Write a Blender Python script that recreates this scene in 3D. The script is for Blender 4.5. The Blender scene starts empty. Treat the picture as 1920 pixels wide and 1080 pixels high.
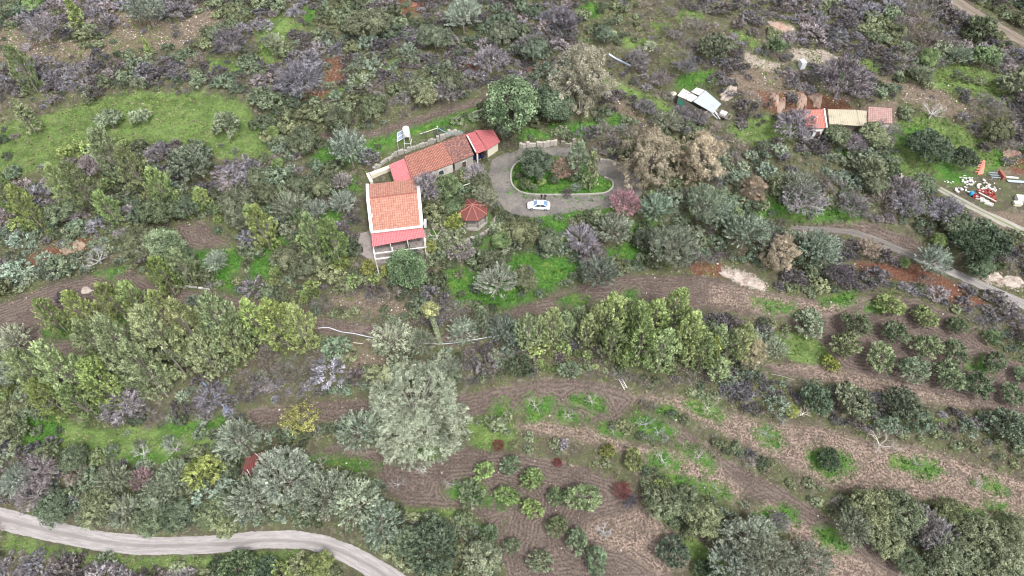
import bpy, math, random
import numpy as np
from mathutils import Vector
rnd = random.Random(7)
R = np.random.RandomState(11)
S = bpy.context.scene
C = S.collection
rad = math.radians

# ------------------------------------------------------------------ camera, sky, sun, exposure
FPX = 1280.0                                   # focal length in pixels of the 1920 wide photograph
CAM = np.array([0.0, -75.2, 99.8])
PIT = rad(37.0)                                # off the vertical
cd = bpy.data.cameras.new('camera'); cd.sensor_width = 36; cd.lens = 36*FPX/1920; cd.clip_end = 3000; cd.clip_start = 1
cam = bpy.data.objects.new('camera', cd); C.objects.link(cam)
cam.location = CAM; cam.rotation_euler = (PIT, 0, 0); S.camera = cam
w = bpy.data.worlds.new('World'); S.world = w; w.use_nodes = True
nt = w.node_tree; bg = nt.nodes['Background']
sky = nt.nodes.new('ShaderNodeTexSky'); sky.sky_type = 'NISHITA'; sky.sun_disc = False
sky.sun_elevation = rad(58); sky.sun_rotation = rad(150); sky.air_density = 1.0; sky.dust_density = 4.0
hs = nt.nodes.new('ShaderNodeHueSaturation'); hs.inputs['Saturation'].default_value = 0.2
nt.links.new(sky.outputs[0], hs.inputs['Color']); nt.links.new(hs.outputs[0], bg.inputs[0]); bg.inputs[1].default_value = 0.15
sd_ = bpy.data.lights.new('sun', 'SUN'); sd_.energy = 1.35; sd_.angle = rad(10); sd_.color = (1.0, 0.985, 0.96)
sun = bpy.data.objects.new('sun', sd_); C.objects.link(sun)
az = rad(150)                                  # clockwise from +Y: light comes from the lower right of the picture
sv = Vector((math.sin(az)*math.cos(rad(58)), math.cos(az)*math.cos(rad(58)), math.sin(rad(58))))
sun.rotation_euler = sv.to_track_quat('Z', 'Y').to_euler()
S.cycles.filter_width = 1.1
S.view_settings.view_transform = 'Standard'; S.view_settings.look = 'None'
S.view_settings.exposure = 0.97; S.view_settings.gamma = 1.0

# ------------------------------------------------------------------ pixel rays
cp, sp = math.cos(PIT), math.sin(PIT)
def ray(px, py):
    u = (np.asarray(px, float)-960)/FPX; v = (540-np.asarray(py, float))/FPX
    return np.stack([u+0*v, v*cp+sp, v*sp-cp], -1)
def plane_hit(px, py, s=math.tan(rad(12)), c=0.0):           # z = s*y + c
    d = ray(px, py); t = (s*CAM[1]+c-CAM[2])/(d[..., 2]-s*d[..., 1])
    return CAM+d*t[..., None]
def proj(P):
    q = np.asarray(P, float)-CAM
    dz = -(q[..., 1]*sp-q[..., 2]*cp)
    f = q[..., 1]*sp-q[..., 2]*cp
    up = q[..., 1]*cp+q[..., 2]*sp
    return 960+FPX*q[..., 0]/f, 540-FPX*up/f, f
def sst(a, b, x):
    t = np.clip((x-a)/(b-a), 0, 1); return t*t*(3-2*t)

# value noise for the terrain
NT = np.random.RandomState(3).rand(64, 64)
def vnoise(x, y):
    xi = np.floor(x).astype(int); yi = np.floor(y).astype(int); fx = x-xi; fy = y-yi
    fx = fx*fx*(3-2*fx); fy = fy*fy*(3-2*fy)
    g = lambda a, b: NT[a % 64, b % 64]
    return (g(xi, yi)*(1-fx)+g(xi+1, yi)*fx)*(1-fy)+(g(xi, yi+1)*(1-fx)+g(xi+1, yi+1)*fx)*fy

# ------------------------------------------------------------------ terrain height
RISERS = [  # (height, width, polyline in picture pixels): banks between the terraces
 (1.6, 3.0, [(-200,150),(0,125),(250,112),(400,80),(600,60),(900,20),(1200,-60)]),
 (1.6, 3.0, [(-200,250),(0,210),(200,168),(400,165),(520,230),(620,240),(760,205),(900,170),(1050,100),(1200,90),(1400,200),(1700,190),(2000,260)]),
 (1.2, 2.5, [(-200,380),(0,345),(300,285),(520,310),(700,300),(880,240),(960,262),(1150,265),(1300,220),(1500,300),(1750,340),(2000,450)]),
 (1.8, 3.0, [(-200,580),(0,480),(200,455),(450,520),(650,520),(850,480),(1000,420),(1200,410),(1500,400),(1700,430),(2050,600)]),
 (1.3, 2.5, [(-200,700),(0,610),(240,590),(450,590),(640,620),(830,650),(1000,590),(1200,550),(1500,590),(1700,560),(2050,700)]),
 (2.0, 4.0, [(-200,830),(0,760),(300,735),(600,735),(860,715),(1050,700),(1300,735),(1500,765),(1700,800),(2050,900)]),
 (1.4, 2.5, [(-200,880),(0,850),(400,830),(640,825),(900,815),(1080,845),(1240,900),(1400,960),(1600,1050),(2050,1200)]),
 (1.6, 3.0, [(-200,900),(0,930),(200,975),(400,985),(600,985),(720,1030),(850,1100),(1300,1250),(2050,1400)]),
]
RP = []
for h_, w_, pl in RISERS:
    a = np.array(pl, float); p = plane_hit(a[:, 0], a[:, 1]); RP.append((h_, w_, p[:, 0], p[:, 1]))
def height_raw(x, y):
    z = 0.14*y-1.2
    for h_, w_, xs, ys in RP:
        yc = np.interp(x, xs, ys)+1.2*(vnoise(x*.15+9, y*0+h_*5)-.5)
        z = z+h_*(sst(-w_/2, w_/2, y-yc)-0.5)
    z = z+1.3*(vnoise(x*.04+5, y*.05+3)-.5)+.35*(vnoise(x*.21, y*.23)-.5)
    return z
PADS = [((745, 385), 11.5, 12.0), ((830, 300), 12, 5.5), ((1050, 345), 18.5, 8.5), ((1320, 205), 7.5, 6), ((1590, 228), 11.5, 4.5), ((1840, 360), 8, 6), ((485, 872), 4, 4), ((908, 266), 6, 4.5)]
PP = []
for (px, py), rx, ry in PADS:
    p = plane_hit(px, py); PP.append((p[0], p[1], rx, ry))
zpad = [float(height_raw(np.array(p[0]), np.array(p[1]))) for p in PP]
zpad[1] = zpad[0]+.5; zpad[2] = zpad[0]+.2; zpad[7] = zpad[0]+.1
def height_fn(x, y):
    z = height_raw(x, y)
    for (cx, cy, rx, ry), zp in zip(PP, zpad):
        d = np.sqrt(((x-cx)/rx)**2+((y-cy)/ry)**2)
        z = z*(1-(k := 1-sst(.95, 1.45, d)))+(zp+.03*(y-cy))*k
    return z
STEP = 0.42
X0, X1, Y0, Y1 = -140.0, 140.0, -64.0, 96.0
gx = np.arange(X0, X1+.01, STEP); gy = np.arange(Y0, Y1+.01, STEP)
HG = height_fn(*np.meshgrid(gx, gy))           # [iy, ix]
def H(x, y):
    x = np.asarray(x, float); y = np.asarray(y, float)
    fx = np.clip((x-X0)/STEP, 0, len(gx)-1.001); fy = np.clip((y-Y0)/STEP, 0, len(gy)-1.001)
    ix = fx.astype(int); iy = fy.astype(int); fx = fx-ix; fy = fy-iy
    return (HG[iy, ix]*(1-fx)+HG[iy, ix+1]*fx)*(1-fy)+(HG[iy+1, ix]*(1-fx)+HG[iy+1, ix+1]*fx)*fy
def G(px, py, h=0.0):                          # ground point whose height h above it shows at this pixel
    px = np.asarray(px, float); py = np.asarray(py, float); d = ray(px, py)
    p = plane_hit(px, py)
    for i in range(14):
        z = H(p[..., 0], p[..., 1])+h
        t = (z-CAM[2])/d[..., 2]
        q = CAM+d*t[..., None]; p = p*.4+q*.6
    p[..., 2] = H(p[..., 0], p[..., 1])
    return p
def U(px, py, z):                              # point of a pixel's ray at absolute height z
    d = ray(px, py); t = (z-CAM[2])/d[2]; return CAM+d*t

# ------------------------------------------------------------------ materials
def M(name):
    m = bpy.data.materials.new(name); m.use_nodes = True; n = m.node_tree
    return m, n, n.nodes['Principled BSDF']
def nd(n, t, **k):
    x = n.nodes.new(t)
    for a, b in k.items():
        if a in x.inputs: x.inputs[a].default_value = b
        else: setattr(x, a, b)
    return x
def noise(n, scale, vec=None, detail=3, rough=.55):
    t = nd(n, 'ShaderNodeTexNoise'); t.inputs['Scale'].default_value = scale; t.inputs['Detail'].default_value = detail
    t.inputs['Roughness'].default_value = rough
    if vec: n.links.new(vec, t.inputs['Vector'])
    return t.outputs['Fac']
def mixc(n, f, a, b, blend='MIX'):
    x = n.nodes.new('ShaderNodeMix'); x.data_type = 'RGBA'; x.blend_type = blend
    for s, v in ((x.inputs[0], f), (x.inputs[6], a), (x.inputs[7], b)):
        if isinstance(v, (int, float)): s.default_value = v
        elif isinstance(v, tuple): s.default_value = (*v, 1)[:4]
        else: n.links.new(v, s)
    return x.outputs[2]
def math_(n, op, a, b=None, c=None, clamp=False):
    x = n.nodes.new('ShaderNodeMath'); x.operation = op; x.use_clamp = clamp
    for s, v in zip(x.inputs, (a, b, c)):
        if v is None: continue
        if isinstance(v, (int, float)): s.default_value = v
        else: n.links.new(v, s)
    return x.outputs[0]
def mrange(n, v, a, b, c=0., d=1.):
    x = n.nodes.new('ShaderNodeMapRange'); x.interpolation_type = 'SMOOTHSTEP'; n.links.new(v, x.inputs[0])
    for i, q in enumerate((a, b, c, d)): x.inputs[i+1].default_value = q
    return x.outputs[0]
def bump(n, h, bs, strength=.5, dist=.1):
    b = n.nodes.new('ShaderNodeBump'); b.inputs['Strength'].default_value = strength; b.inputs['Distance'].default_value = dist
    n.links.new(h, b.inputs['Height']); n.links.new(b.outputs[0], bs.inputs['Normal'])
def plain(name, col, rough=.8, var=.25, scale=3., metal=0., dirt=None):
    m, n, b = M(name)
    co = nd(n, 'ShaderNodeTexCoord').outputs['Object']
    f = noise(n, scale, co, 4, .65)
    c2 = tuple(x*(1-var) for x in col); c1 = tuple(min(1, x*(1+var)) for x in col)
    c = mixc(n, f, c2, c1)
    if dirt:
        f2 = mrange(n, noise(n, scale*.35, co, 5, .7), .5, .66); c = mixc(n, f2, c, dirt)
    n.links.new(c, b.inputs['Base Color']); b.inputs['Roughness'].default_value = rough; b.inputs['Metallic'].default_value = metal
    bump(n, noise(n, scale*4, co), b, .3, .03)
    return m

def leafmat(name, dark, light, trans=.18):
    m = bpy.data.materials.new(name); m.use_nodes = True; n = m.node_tree; n.nodes.remove(n.nodes['Principled BSDF'])
    out = n.nodes['Material Output']
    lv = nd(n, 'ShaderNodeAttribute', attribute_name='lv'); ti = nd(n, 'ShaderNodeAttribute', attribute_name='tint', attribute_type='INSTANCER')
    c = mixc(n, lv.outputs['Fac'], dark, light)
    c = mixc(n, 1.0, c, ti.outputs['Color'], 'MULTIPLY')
    geo = nd(n, 'ShaderNodeNewGeometry')
    nz = mrange(n, noise(n, .45, geo.outputs['Position'], 2), .3, .7, .8, 1.2)
    cc = n.nodes.new('ShaderNodeVectorMath'); cc.operation = 'SCALE'; n.links.new(c, cc.inputs[0]); n.links.new(nz, cc.inputs['Scale'])
    d = n.nodes.new('ShaderNodeBsdfDiffuse'); t = n.nodes.new('ShaderNodeBsdfTranslucent'); mx = n.nodes.new('ShaderNodeMixShader')
    n.links.new(cc.outputs[0], d.inputs[0]); n.links.new(cc.outputs[0], t.inputs[0]); mx.inputs[0].default_value = trans
    n.links.new(d.outputs[0], mx.inputs[1]); n.links.new(t.outputs[0], mx.inputs[2]); n.links.new(mx.outputs[0], out.inputs[0])
    return m
LM = {
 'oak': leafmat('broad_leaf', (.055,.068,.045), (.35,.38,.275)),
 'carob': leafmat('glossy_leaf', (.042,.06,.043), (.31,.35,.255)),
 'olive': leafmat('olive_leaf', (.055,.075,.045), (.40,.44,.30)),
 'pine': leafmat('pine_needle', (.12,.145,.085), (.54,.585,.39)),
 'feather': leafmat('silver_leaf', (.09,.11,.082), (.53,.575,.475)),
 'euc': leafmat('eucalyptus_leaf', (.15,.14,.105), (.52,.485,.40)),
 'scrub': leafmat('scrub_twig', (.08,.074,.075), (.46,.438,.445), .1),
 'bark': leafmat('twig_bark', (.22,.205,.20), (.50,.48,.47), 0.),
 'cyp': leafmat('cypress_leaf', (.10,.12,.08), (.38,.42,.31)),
}
BARK = plain('tree_bark', (.27,.24,.21), .9, .35, 4)

# ------------------------------------------------------------------ mesh helpers
def mesh_np(name, V, F, mat=None, lv=None, uv=None, smooth=False):
    me = bpy.data.meshes.new(name); V = np.asarray(V, np.float32); F = np.asarray(F, np.int32); k = F.shape[1]
    me.vertices.add(len(V)); me.vertices.foreach_set('co', V.ravel())
    me.loops.add(F.size); me.loops.foreach_set('vertex_index', F.ravel())
    me.polygons.add(len(F)); me.polygons.foreach_set('loop_start', np.arange(0, F.size, k, dtype=np.int32))
    if lv is not None:
        a = me.attributes.new('lv', 'FLOAT', 'POINT'); a.data.foreach_set('value', np.asarray(lv, np.float32))
    if smooth: me.polygons.foreach_set('use_smooth', np.ones(len(F), bool))
    me.update(calc_edges=True)
    if mat: me.materials.append(mat)
    return me
def ob(name, me, parent=None, mat=None):
    o = bpy.data.objects.new(name, me); C.objects.link(o)
    if parent: o.parent = parent
    if mat: me.materials.append(mat)
    return o
def tag(o, label=None, cat=None, group=None, kind=None):
    if label: o['label'] = label
    if cat: o['category'] = cat
    if group: o['group'] = group
    if kind: o['kind'] = kind
    return o
def thing(name, loc, label, cat, group=None, rz=0):
    o = bpy.data.objects.new(name, None); C.objects.link(o); o.location = [float(v) for v in loc]; o.rotation_euler = (0, 0, rz)
    o.empty_display_size = .3
    return tag(o, label, cat, group)
class MB:
    def __init__(s): s.v = []; s.f = []; s.uv = []
    def face(s, pts, uvs=None):
        b = len(s.v); s.v += [tuple(float(c) for c in p) for p in pts]; s.f.append(list(range(b, b+len(pts)))); s.uv += uvs or [(0, 0)]*len(pts)
    def box(s, c, d, rz=0, top=1.0):
        cx, cy, cz = c; dx, dy, dz = (q/2 for q in d); cr, sr = math.cos(rz), math.sin(rz); P = []
        for z, k in ((-dz, 1), (dz, top)):
            for x, y in ((-dx, -dy), (dx, -dy), (dx, dy), (-dx, dy)):
                x *= k; y *= k; P.append((cx+x*cr-y*sr, cy+x*sr+y*cr, cz+z))
        b = len(s.v); s.v += P
        for f in ((3,2,1,0),(4,5,6,7),(0,1,5,4),(1,2,6,5),(2,3,7,6),(3,0,4,7)): s.f.append([b+i for i in f]); s.uv += [(0, 0)]*4
        return s
    def bar(s, a, b_, w, h=None):                 # square bar between two points
        return s.tube([a, b_], [w*.7, w*.7], 4)
    def tube(s, P, rr, n=6, cap=True):
        P = [Vector([float(c) for c in p]) for p in P]; base = len(s.v)
        for i, p in enumerate(P):
            d = (P[min(i+1, len(P)-1)]-P[max(i-1, 0)]).normalized()
            a = d.cross(Vector((0, 0, 1)));
            if a.length < .05: a = d.cross(Vector((1, 0, 0)))
            a.normalize(); b = d.cross(a)
            for k in range(n):
                t = 2*math.pi*(k+.5)/n; s.v.append(tuple(p+(a*math.cos(t)+b*math.sin(t))*rr[i]))
        for i in range(len(P)-1):
            for k in range(n):
                s.f.append([base+i*n+k, base+i*n+(k+1) % n, base+(i+1)*n+(k+1) % n, base+(i+1)*n+k]); s.uv += [(0, 0)]*4
        if cap:
            s.f.append([base+k for k in range(n)][::-1]); s.f.append([base+(len(P)-1)*n+k for k in range(n)]); s.uv += [(0, 0)]*(2*n)
        return s
    def build(s, name, mat, parent=None, smooth=False):
        me = bpy.data.meshes.new(name); me.from_pydata(s.v, [], s.f)
        l = me.uv_layers.new(name='UVMap'); l.data.foreach_set('uv', np.array(s.uv, np.float32).ravel())
        me.materials.append(mat)
        if smooth: me.polygons.foreach_set('use_smooth', np.ones(len(s.f), bool))
        me.update(); o = bpy.data.objects.new(name, me); C.objects.link(o)
        if parent:
            o.parent = parent                      # coordinates are world: undo the parent's placement
            mw = parent.matrix_basis if True else None
            inv = mw.inverted(); me.transform(inv)
        return o

# ------------------------------------------------------------------ ground zones (picture pixels on the ground)
Z = {'red': [], 'grass': [], 'soil': [], 'straw': [], 'lush': [], 'rock': [], 'gravel': [], 'dirt': []}
def zone(k, *polys):
    for p in polys: Z[k].append(np.array(p, float))
def ell(px, py, rx, ry, rot=0, n=16):
    a = np.linspace(0, 2*math.pi, n, endpoint=False); j = 1+.16*np.sin(a*3+px)+.1*np.sin(a*5+py)
    x = np.cos(a)*rx*j; y = np.sin(a)*ry*j; c, s = math.cos(rot), math.sin(rot)
    return list(zip(px+x*c-y*s, py+x*s+y*c))
zone('grass', [(-60,240),(0,230),(90,215),(200,182),(300,172),(400,176),(460,192),(495,245),(508,292),(430,300),(330,275),(250,262),(170,272),(110,312),(0,335),(-60,350)],
 [(1390,225),(1440,215),(1500,235),(1500,262),(1440,275),(1380,262),(1350,240)], [(1680,225),(1740,215),(1800,235),(1880,290),(1860,330),(1780,310),(1700,345),(1660,350),(1670,290)],
 [(1740,125),(1800,118),(1880,140),(1900,185),(1880,195),(1820,180),(1770,170),(1730,160)], ell(1290,30,26,12), ell(1400,75,30,10,.6), ell(1190,80,30,9), ell(1620,122,40,8,.2), ell(1240,50,20,8),
 [(20,790),(60,770),(180,800),(320,800),(400,800),(410,830),(330,860),(220,870),(150,850),(60,850),(20,830)],
 [(0,1000),(80,1018),(180,1038),(260,1047),(400,1044),(500,1034),(560,1034),(600,1050),(560,1062),(420,1062),(250,1070),(100,1045),(0,1030)],
 [(480,60),(530,20),(570,50),(540,70),(500,140),(485,130)], [(385,105),(440,110),(460,130),(430,140),(395,130)],
 [(600,185),(640,180),(745,105),(750,120),(720,135),(690,132)], [(1150,620),(1200,640),(1230,680),(1210,690),(1160,660)],
 [(1480,620),(1540,640),(1570,680),(1520,690),(1460,660),(1450,620)], [(740,950),(860,955),(900,985),(960,960),(950,1000),(900,1000),(860,975),(750,965)],
 ell(1760,792,22,8,.3), [(1300,1000),(1340,1010),(1400,1060),(1400,1080),(1310,1080),(1270,1010)], [(870,790),(920,770),(980,800),(960,840),(900,845),(880,830)],
 [(1395,395),(1480,400),(1580,385),(1620,400),(1560,412),(1480,408),(1400,410)], [(1120,130),(1170,160),(1240,190),(1290,210),(1260,225),(1200,190),(1130,160)])
zone('dirt', [(-60,65),(0,58),(60,45),(120,78),(210,70),(215,25),(250,25),(330,45),(400,15),(410,40),(350,85),(250,95),(160,110),(60,118),(0,112),(-60,118)],
 [(1160,185),(1190,200),(1235,245),(1225,260),(1190,240),(1150,200)], [(1360,140),(1430,120),(1500,150),(1560,160),(1600,190),(1480,200),(1400,190)], [(1640,145),(1760,165),(1840,215),(1800,225),(1700,190)],
 [(1790,400),(1920,400),(1960,440),(1860,420)], [(1870,300),(1960,300),(1960,330),(1860,330)], [(1480,210),(1680,190),(1700,245),(1500,250)], [(680,440),(700,440),(740,490),(700,500),(670,470)],
 [(620,545),(700,560),(780,570),(860,590),(840,600),(700,590),(620,570)], [(640,640),(700,640),(740,690),(640,690)])
zone('red', [(610,110),(645,105),(650,150),(640,165),(612,160)], [(745,-10),(800,-10),(790,20),(760,35),(742,20)], [(870,110),(900,105),(905,135),(880,150)], [(565,170),(620,165),(610,190),(570,195)],
 [(100,462),(150,448),(180,455),(160,475),(120,480),(40,500),(20,505),(60,480)], [(1420,170),(1560,180),(1600,200),(1500,222),(1430,205)], [(1600,490),(1740,500),(1820,550),(1860,575),(1800,575),(1730,540),(1620,515)], [(1290,490),(1350,495),(1370,520),(1300,520)], [(1880,300),(1930,295),(1960,330),(1900,325)])
zone('soil', [(-60,600),(0,570),(90,535),(160,520),(235,503),(262,518),(300,540),(430,552),(470,562),(560,590),(650,603),(740,612),(830,625),(950,592),(930,620),(850,650),(800,648),(700,632),(600,625),(450,590),(330,592),(230,612),(140,640),(-60,640)],
 [(30,645),(150,625),(250,605),(350,592),(340,612),(200,655),(100,675),(30,670)],
 [(1000,565),(1090,535),(1180,516),(1330,518),(1420,545),(1540,565),(1640,552),(1720,562),(1800,595),(1850,645),(1930,690),(1990,720),(1990,800),(1860,768),(1700,745),(1560,718),(1440,697),(1430,683),(1520,682),(1580,690),(1540,640),(1470,600),(1330,580),(1200,562),(1120,562),(1060,580),(940,598),(950,580)],
 [(460,768),(560,755),(680,750),(850,742),(940,725),(1010,711),(1080,710),(1150,722),(1200,745),(1150,790),(1040,790),(960,765),(880,782),(830,790),(700,790),(600,790),(470,796)],
 [(560,850),(640,833),(760,848),(880,842),(950,848),(1060,866),(1150,895),(1205,930),(1215,1000),(1270,1090),(950,1090),(930,1000),(880,955),(760,948),(730,920),(700,880),(600,870)],
 [(1210,770),(1270,795),(1360,860),(1460,912),(1560,975),(1650,1030),(1720,1090),(1640,1090),(1560,1040),(1480,985),(1400,925),(1300,860),(1240,800)],
 [(1300,985),(1340,1000),(1400,1050),(1440,1090),(1395,1090),(1340,1040),(1295,1000)],
 [(330,425),(380,415),(400,440),(430,455),(445,470),(370,480),(345,460)], [(690,248),(760,225),(880,190),(915,172),(918,184),(880,205),(770,242),(700,258),(600,262),(600,250)],
 [(1480,425),(1560,412),(1620,415),(1700,440),(1760,480),(1740,488),(1680,465),(1600,440),(1500,440)])
zone('straw', [(1180,738),(1280,743),(1360,770),(1440,792),(1540,800),(1640,830),(1700,835),(1800,860),(1990,920),(1990,1010),(1800,965),(1700,928),(1560,918),(1450,862),(1330,800),(1240,757)],
 [(960,800),(1000,785),(1100,800),(1180,830),(1280,850),(1350,880),(1400,920),(1380,950),(1300,905),(1240,880),(1170,850),(1080,825),(1010,815)],
 [(1330,530),(1420,548),(1540,568),(1640,556),(1560,590),(1460,590),(1330,570)], [(1430,680),(1560,688),(1700,722),(1880,765),(1860,772),(1700,748),(1540,712)], 
 [(1180,960),(1220,940),(1260,1000),(1300,1060),(1240,1080),(1180,1040),(1080,1010),(1100,980)], [(1440,940),(1560,1010),(1680,1090),(1500,1090),(1440,1000),(1400,960)])
zone('lush', [(580,300),(600,275),(700,262),(790,235),(860,212),(925,192),(930,208),(850,238),(765,260),(700,288),(650,312),(600,310)],
 [(940,480),(1000,470),(1060,480),(1110,500),(1060,530),(1000,560),(940,580),(860,575),(850,540)], [(840,500),(880,500),(900,540),(870,560),(830,540)], [(1010,410),(1060,408),(1080,430),(1060,470),(1010,460)],
 [(1130,470),(1190,450),(1215,480),(1190,492),(1140,492)], [(1160,420),(1230,410),(1250,430),(1230,460),(1170,450)], [(355,470),(440,465),(470,480),(440,520),(440,550),(400,530),(370,505)], [(470,480),(530,440),(550,460),(500,520),(460,540)],
 [(80,622),(150,602),(235,590),(240,608),(160,628),(90,634)], [(180,510),(235,500),(210,525)], [(990,407),(1060,398),(1150,388),(1200,395),(1150,402),(1050,412),(1000,420)],
 ell(1055,358,88,18), [(1440,375),(1510,385),(1600,390),(1640,400),(1600,412),(1500,408),(1420,402)], [(1760,300),(1830,330),(1800,350),(1750,330)], [(1580,360),(1640,365),(1630,385),(1590,385)],
 ell(1455,575,40,10,.2), ell(1575,560,35,10,-.2), ell(1640,575,16,9), ell(1075,563,28,9), ell(1185,555,12,12), [(1170,630),(1200,640),(1190,670),(1165,655)],
 ell(1008,765,30,22), ell(1105,755,34,13,.25), ell(1063,780,26,12,.3), ell(1145,808,22,9,.2), ell(1222,802,40,20,.35), ell(1245,865,34,15,.3), ell(1312,858,36,12,.5), ell(1325,768,38,12,.35),
 ell(1440,815,24,12,.2), ell(1555,868,44,24,.2), ell(1345,920,30,10,.5), ell(1455,975,38,26), ell(1560,1010,35,16,.6), ell(1720,875,50,14,.2), ell(1860,912,26,10,.3), ell(1800,960,60,10,.25), ell(1900,975,40,8,.2),
 ell(940,775,14,26), ell(1280,905,36,12,.4), ell(790,850,45,7), ell(640,868,70,9,.1), ell(950,935,22,14), ell(1840,685,20,12), ell(1650,573,14,10), ell(1255,960,24,14,.7), ell(800,830,14,7), ell(880,925,44,18,.3),
 [(20,800),(40,775),(120,790),(110,830),(60,840)], [(300,795),(400,785),(440,770),(430,800),(330,815)], [(240,850),(330,850),(320,870),(250,868)], ell(1300,150,16,40,1.2), ell(1240,235,14,18), ell(1105,20,20,14), ell(580,30,12,18),
 ell(905,410,12,12), ell(900,450,30,9,-.3), ell(1700,250,30,16), ell(1490,365,44,10), ell(1880,300,20,14), ell(1610,290,50,6), ell(1250,770,20,6), ell(1085,240,50,14), ell(1000,252,26,10), ell(1150,225,18,14), ell(900,470,24,10), ell(820,440,16,14), ell(560,400,26,14), ell(620,410,20,16), ell(660,350,12,16), ell(1390,410,50,6), ell(1450,830,14,8), ell(1870,950,20,8))
zone('rock', [(1355,502),(1385,505),(1430,525),(1440,545),(1410,542),(1375,528)], [(1395,95),(1430,110),(1470,120),(1440,135),(1400,118)], [(1480,92),(1540,92),(1575,110),(1540,120),(1490,112)], [(1440,40),(1480,45),(1500,60),(1450,60)], [(1820,512),(1870,518),(1920,530),(1920,542),(1850,530)])
zone('gravel', [(922,300),(948,286),(1000,274),(1080,275),(1130,300),(1160,310),(1200,330),(1205,365),(1180,385),(1120,392),(1040,402),(1005,408),(972,405),(945,393),(928,362),(915,328)])

def poly_sd(poly, x, y):                        # signed distance (m), positive inside
    a = poly; b = np.roll(poly, -1, 0); d2 = np.full(x.shape, 1e9); ins = np.zeros(x.shape, bool)
    for (ax, ay), (bx, by) in zip(a, b):
        ex, ey = bx-ax, by-ay; t = np.clip(((x-ax)*ex+(y-ay)*ey)/(ex*ex+ey*ey+1e-9), 0, 1)
        d2 = np.minimum(d2, (x-ax-t*ex)**2+(y-ay-t*ey)**2)
        c = ((ay > y) != (by > y)) & (x < (bx-ax)*(y-ay)/(by-ay+1e-12)+ax); ins ^= c
    return np.where(ins, 1, -1)*np.sqrt(d2)
ZP = {k: [G(p[:, 0], p[:, 1])[:, :2] for p in v] for k, v in Z.items()}
ISL = None
def zsd(k, x, y, pad=5.0):
    r = zsd_(k, x, y, pad)
    return np.minimum(r, -poly_sd(ISL, x, y)) if k == 'gravel' else r
def zsd_(k, x, y, pad=5.0):
    out = np.full(x.shape, -pad)
    for p in ZP[k]:
        lo = p.min(0)-pad; hi = p.max(0)+pad
        m = (x > lo[0]) & (x < hi[0]) & (y > lo[1]) & (y < hi[1])
        if m.any(): out[m] = np.maximum(out[m], poly_sd(p, x[m], y[m]))
    return out
_i = np.array([(972,303),(960,315),(957,332),(960,348),(970,358),(985,364),(1010,366),(1055,366),(1110,365),(1135,363),(1148,355),(1151,345),(1145,337),(1133,333),(1110,318),(1090,298),(1020,290),(990,295)], float)
ISL = G(_i[:, 0], _i[:, 1])[:, :2]; ZP['lush'].append(ISL)
# ------------------------------------------------------------------ the ground sheet
def axis(a, b, g):
    return np.concatenate([a-np.array([900, 500, 250, 120, 60, 30, 12, 4]), g, b+np.array([4, 12, 30, 60, 120, 250, 500, 900])])
ax_, ay_ = axis(X0, gx[-1], gx), axis(Y0, gy[-1], gy)
XX, YY = np.meshgrid(ax_, ay_)
ZZ = height_fn(XX, YY); ZZ[8:-8, 8:-8] = HG
sdz = {k: zsd(k, XX, YY) for k in Z}
fd = np.full(XX.shape, 30.0)
for k in ('soil', 'straw', 'grass', 'lush'): fd = np.minimum(fd, np.abs(sdz[k]))
fine = .09*(R.rand(*ZZ.shape)-.5)*(sdz['gravel'] < -1); fine[:9] = fine[-9:] = 0; fine[:, :9] = fine[:, -9:] = 0
ny, nx = XX.shape
V = np.stack([XX, YY, ZZ+fine], -1).reshape(-1, 3)
idx = np.arange(ny*nx).reshape(ny, nx)
F = np.stack([idx[:-1, :-1], idx[:-1, 1:], idx[1:, 1:], idx[1:, :-1]], -1).reshape(-1, 4)
me = mesh_np('ground', V, F, smooth=True)
for nm, ks in (('za', ('red', 'grass', 'soil')), ('zb', ('straw', 'lush', 'rock')), ('zc', ('gravel', 'dirt', 'dirt'))):
    a = me.attributes.new(nm, 'FLOAT_VECTOR', 'POINT')
    a.data.foreach_set('vector', np.stack([sdz[k] for k in ks], -1).reshape(-1).astype(np.float32))
a = me.attributes.new('fd', 'FLOAT', 'POINT'); a.data.foreach_set('value', fd.reshape(-1).astype(np.float32))
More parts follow.
